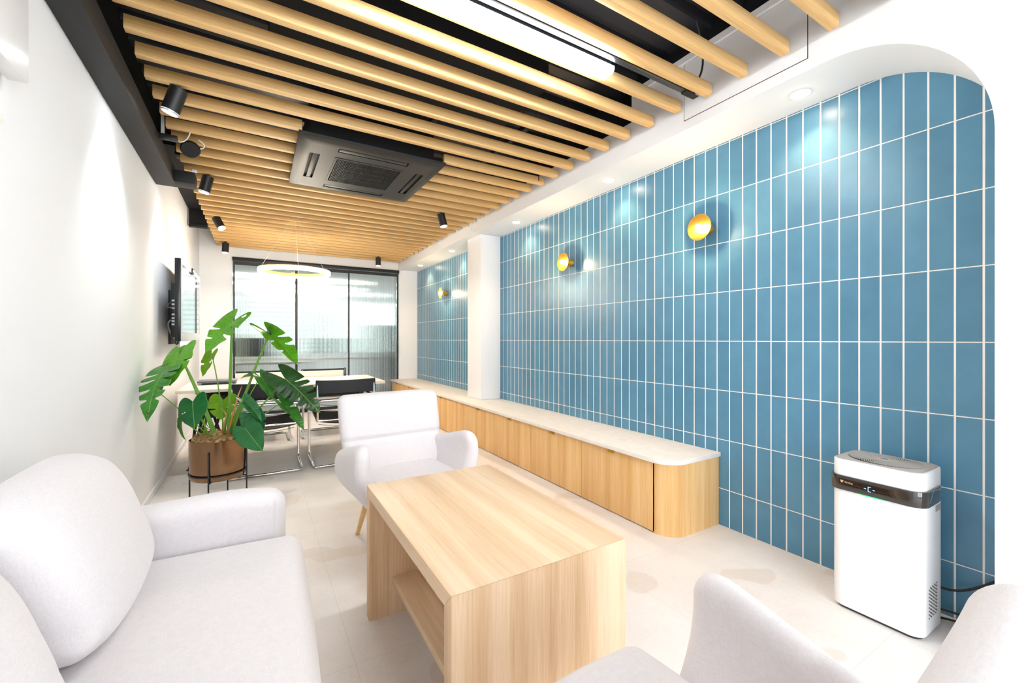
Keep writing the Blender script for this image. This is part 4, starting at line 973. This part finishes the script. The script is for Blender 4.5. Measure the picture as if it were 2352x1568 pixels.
# tall top leaf
j = at(533, 739, 3.00); petiole(j, (0.06, -0.01), 0.013, 0.0055, (0.0, 0, 0.05))
leaf('leaf_bright', j, at(468, 802, 2.84), nv(-0.25, 0.12, 1.0), 0.105, SP1, 0.46, 0.10, 0.12, 0.1, holes=[(0.16, 0.5, 0.75, 0.03, 1)])
# upper right leaf
j = at(619, 766, 3.05); petiole(j, (0.07, 0.0), 0.012, 0.005, (0.0, 0, 0.05))
leaf('leaf_bright', j, at(685, 822, 2.92), nv(0.55, 0.62, 0.40), 0.088, SP1, 0.46, 0.14, 0.16)
leaf('leaf_dark', at(619, 766, 3.05), at(612, 742, 3.10), nv(-0.6, 0.1, 0.8), 0.035, [], 0.3, 0.3, 0.1)
# yellow leaf hanging centre
j = at(486, 813, 3.02); petiole(j, (0.03, 0.02), 0.005, 0.003, (0.02, 0, 0.06))
leaf('leaf_yellow', j, at(462, 862, 2.97), nv(-0.35, 0.1, 0.9), 0.062, SP2, 0.30, 0.08, 0.12, holes=[(0.52, 0.35, 0.7, 0.03, 1)])
# big left bright leaf
j = at(412, 812, 2.92); petiole(j, (-0.02, -0.01), 0.010, 0.005, (0, 0, 0.04))
leaf('leaf_bright', j, at(382, 878, 2.74), nv(-0.2, 0.5, 0.85), 0.118, [(0.50, 0.5, 0.03, 1), (0.45, 0.6, 0.03, -1)], 0.42, 0.12, 0.04, 0.1)
j = at(405, 812, 2.98)
leaf('leaf_bright', j, at(443, 790, 3.0), nv(-0.1, 0.8, 0.6), 0.06, [], 0.3, 0.1, 0.1)
# far-left drooping giant
j = at(425, 838, 3.0); petiole(j, (-0.01, 0.0), 0.011, 0.006, (0.0, 0, 0.05))
leaf('leaf_mid', at(388, 845, 2.85), at(306, 905, 2.46), nv(-0.15, 0.92, 0.45), 0.105, SPL, 0.42, 0.42, 0.06)
MB().tube([j, at(388, 845, 2.85)], 0.004, 8).build('stem', M['stem'], plant)
leaf('leaf_deep', at(392, 858, 2.9), at(316, 925, 2.50), nv(-0.3, 0.85, 0.45), 0.050, SPL, 0.30, 0.20, 0.05)
petiole(at(350, 890, 2.95), (-0.05, 0.0), 0.004, 0.003, (0, 0, 0.03))
# heart leaf facing viewer
j = at(443, 922, 2.83); petiole(j, (-0.05, -0.02), 0.006, 0.004, (0, 0, 0.03))
leaf('leaf_dark', j, at(444, 980, 2.76), nv(-0.05, 0.25, 0.95), 0.106, [], 0.28, 0.06, 0.06, 0.1, holes=[(0.50, 0.5, 0.75, 0.018, -1)])
# yellow-green leaf behind
j = at(513, 918, 3.12); petiole(j, (0.02, 0.04), 0.005, 0.003)
leaf('leaf_yellow', j, at(505, 962, 3.08), nv(0.05, 0.15, 0.95), 0.110, SP2, 0.34, 0.05, 0.05, holes=[(0.55, 0.3, 0.6, 0.015, 1), (0.62, 0.3, 0.6, 0.015, 1)])
# little curled leaf lower left
j = at(418, 966, 2.98); petiole(j, (-0.08, 0.0), 0.005, 0.003, (0, 0, 0.02))
leaf('leaf_mid', j, at(412, 1012, 2.92), nv(-0.8, 0.1, 0.4), 0.045, [], 0.2, 0.25, 0.3)
# right middle pair
j = at(598, 866, 3.0); petiole(j, (0.06, 0.02), 0.005, 0.003, (0, 0, 0.03))
leaf('leaf_mid', j, at(628, 908, 2.92), nv(0.2, 0.85, 0.3), 0.050, [], 0.36, 0.2, 0.2)
leaf('leaf_mid', at(580, 862, 3.02), at(552, 862, 3.0), nv(0.0, 0.9, 0.5), 0.025, [], 0.2, 0.3, 0.2)
# big dark monstera at the right
j = at(655, 870, 2.95); petiole(j, (0.09, 0.0), 0.008, 0.004, (0.0, 0, -0.02))
leaf('leaf_deep', j, at(728, 930, 2.82), nv(0.05, 0.72, 0.65), 0.105, SPL, 0.50, 0.22, 0.02, 0.1)
# long drooping leaf right
j = at(645, 925, 2.93); petiole(j, (0.10, 0.0), 0.005, 0.003, (0, 0, 0.01))
leaf('leaf_mid', j, at(701, 976, 2.86), nv(0.5, 0.75, 0.3), 0.055, SP2, 0.36, 0.15, 0.2)
# dark leaves by the rim
j = at(561, 919, 2.88); petiole(j, (0.07, -0.03), 0.006, 0.004)
leaf('leaf_dark', j, at(600, 960, 2.80), nv(0.15, 0.9, 0.35), 0.045, [], 0.25, 0.1, 0.2)
j = at(577, 952, 2.88); petiole(j, (0.09, -0.02), 0.006, 0.004)
leaf('leaf_dark', j, at(596, 1003, 2.84), nv(0.25, 0.25, 0.9), 0.080, [(0.6, 0.3, 0.04, 1)], 0.26, 0.06, 0.08)
j = at(563, 982, 2.80); petiole(j, (0.10, -0.04), 0.006, 0.004)
leaf('leaf_dark', j, at(599, 1032, 2.72), nv(0.05, 0.45, 0.85), 0.088, [], 0.30, 0.08, 0.06)
# extra bare stalks and dry sheaths
for (px_, py_, d_, fx) in ((470, 960, 2.95, -0.08), (560, 905, 2.98, 0.05), (525, 930, 3.0, 0.03)):
    petiole(at(px_, py_, d_), (fx, 0.01), 0.009, 0.003)
MB().tube([tuple(base+Vector((0.055, -0.02, 0.02))), tuple(at(548, 905, 2.96)), tuple(at(556, 885, 2.97))], [0.006, 0.005, 0.001], 6).build('dry_sheath', M['stem_brown'], plant)
MB().tube([tuple(base+Vector((0.02, -0.02, 0.02))), tuple(at(520, 952, 2.93)), tuple(at(508, 935, 2.93))], [0.005, 0.004, 0.001], 6).build('dry_sheath', M['stem_brown'], plant)
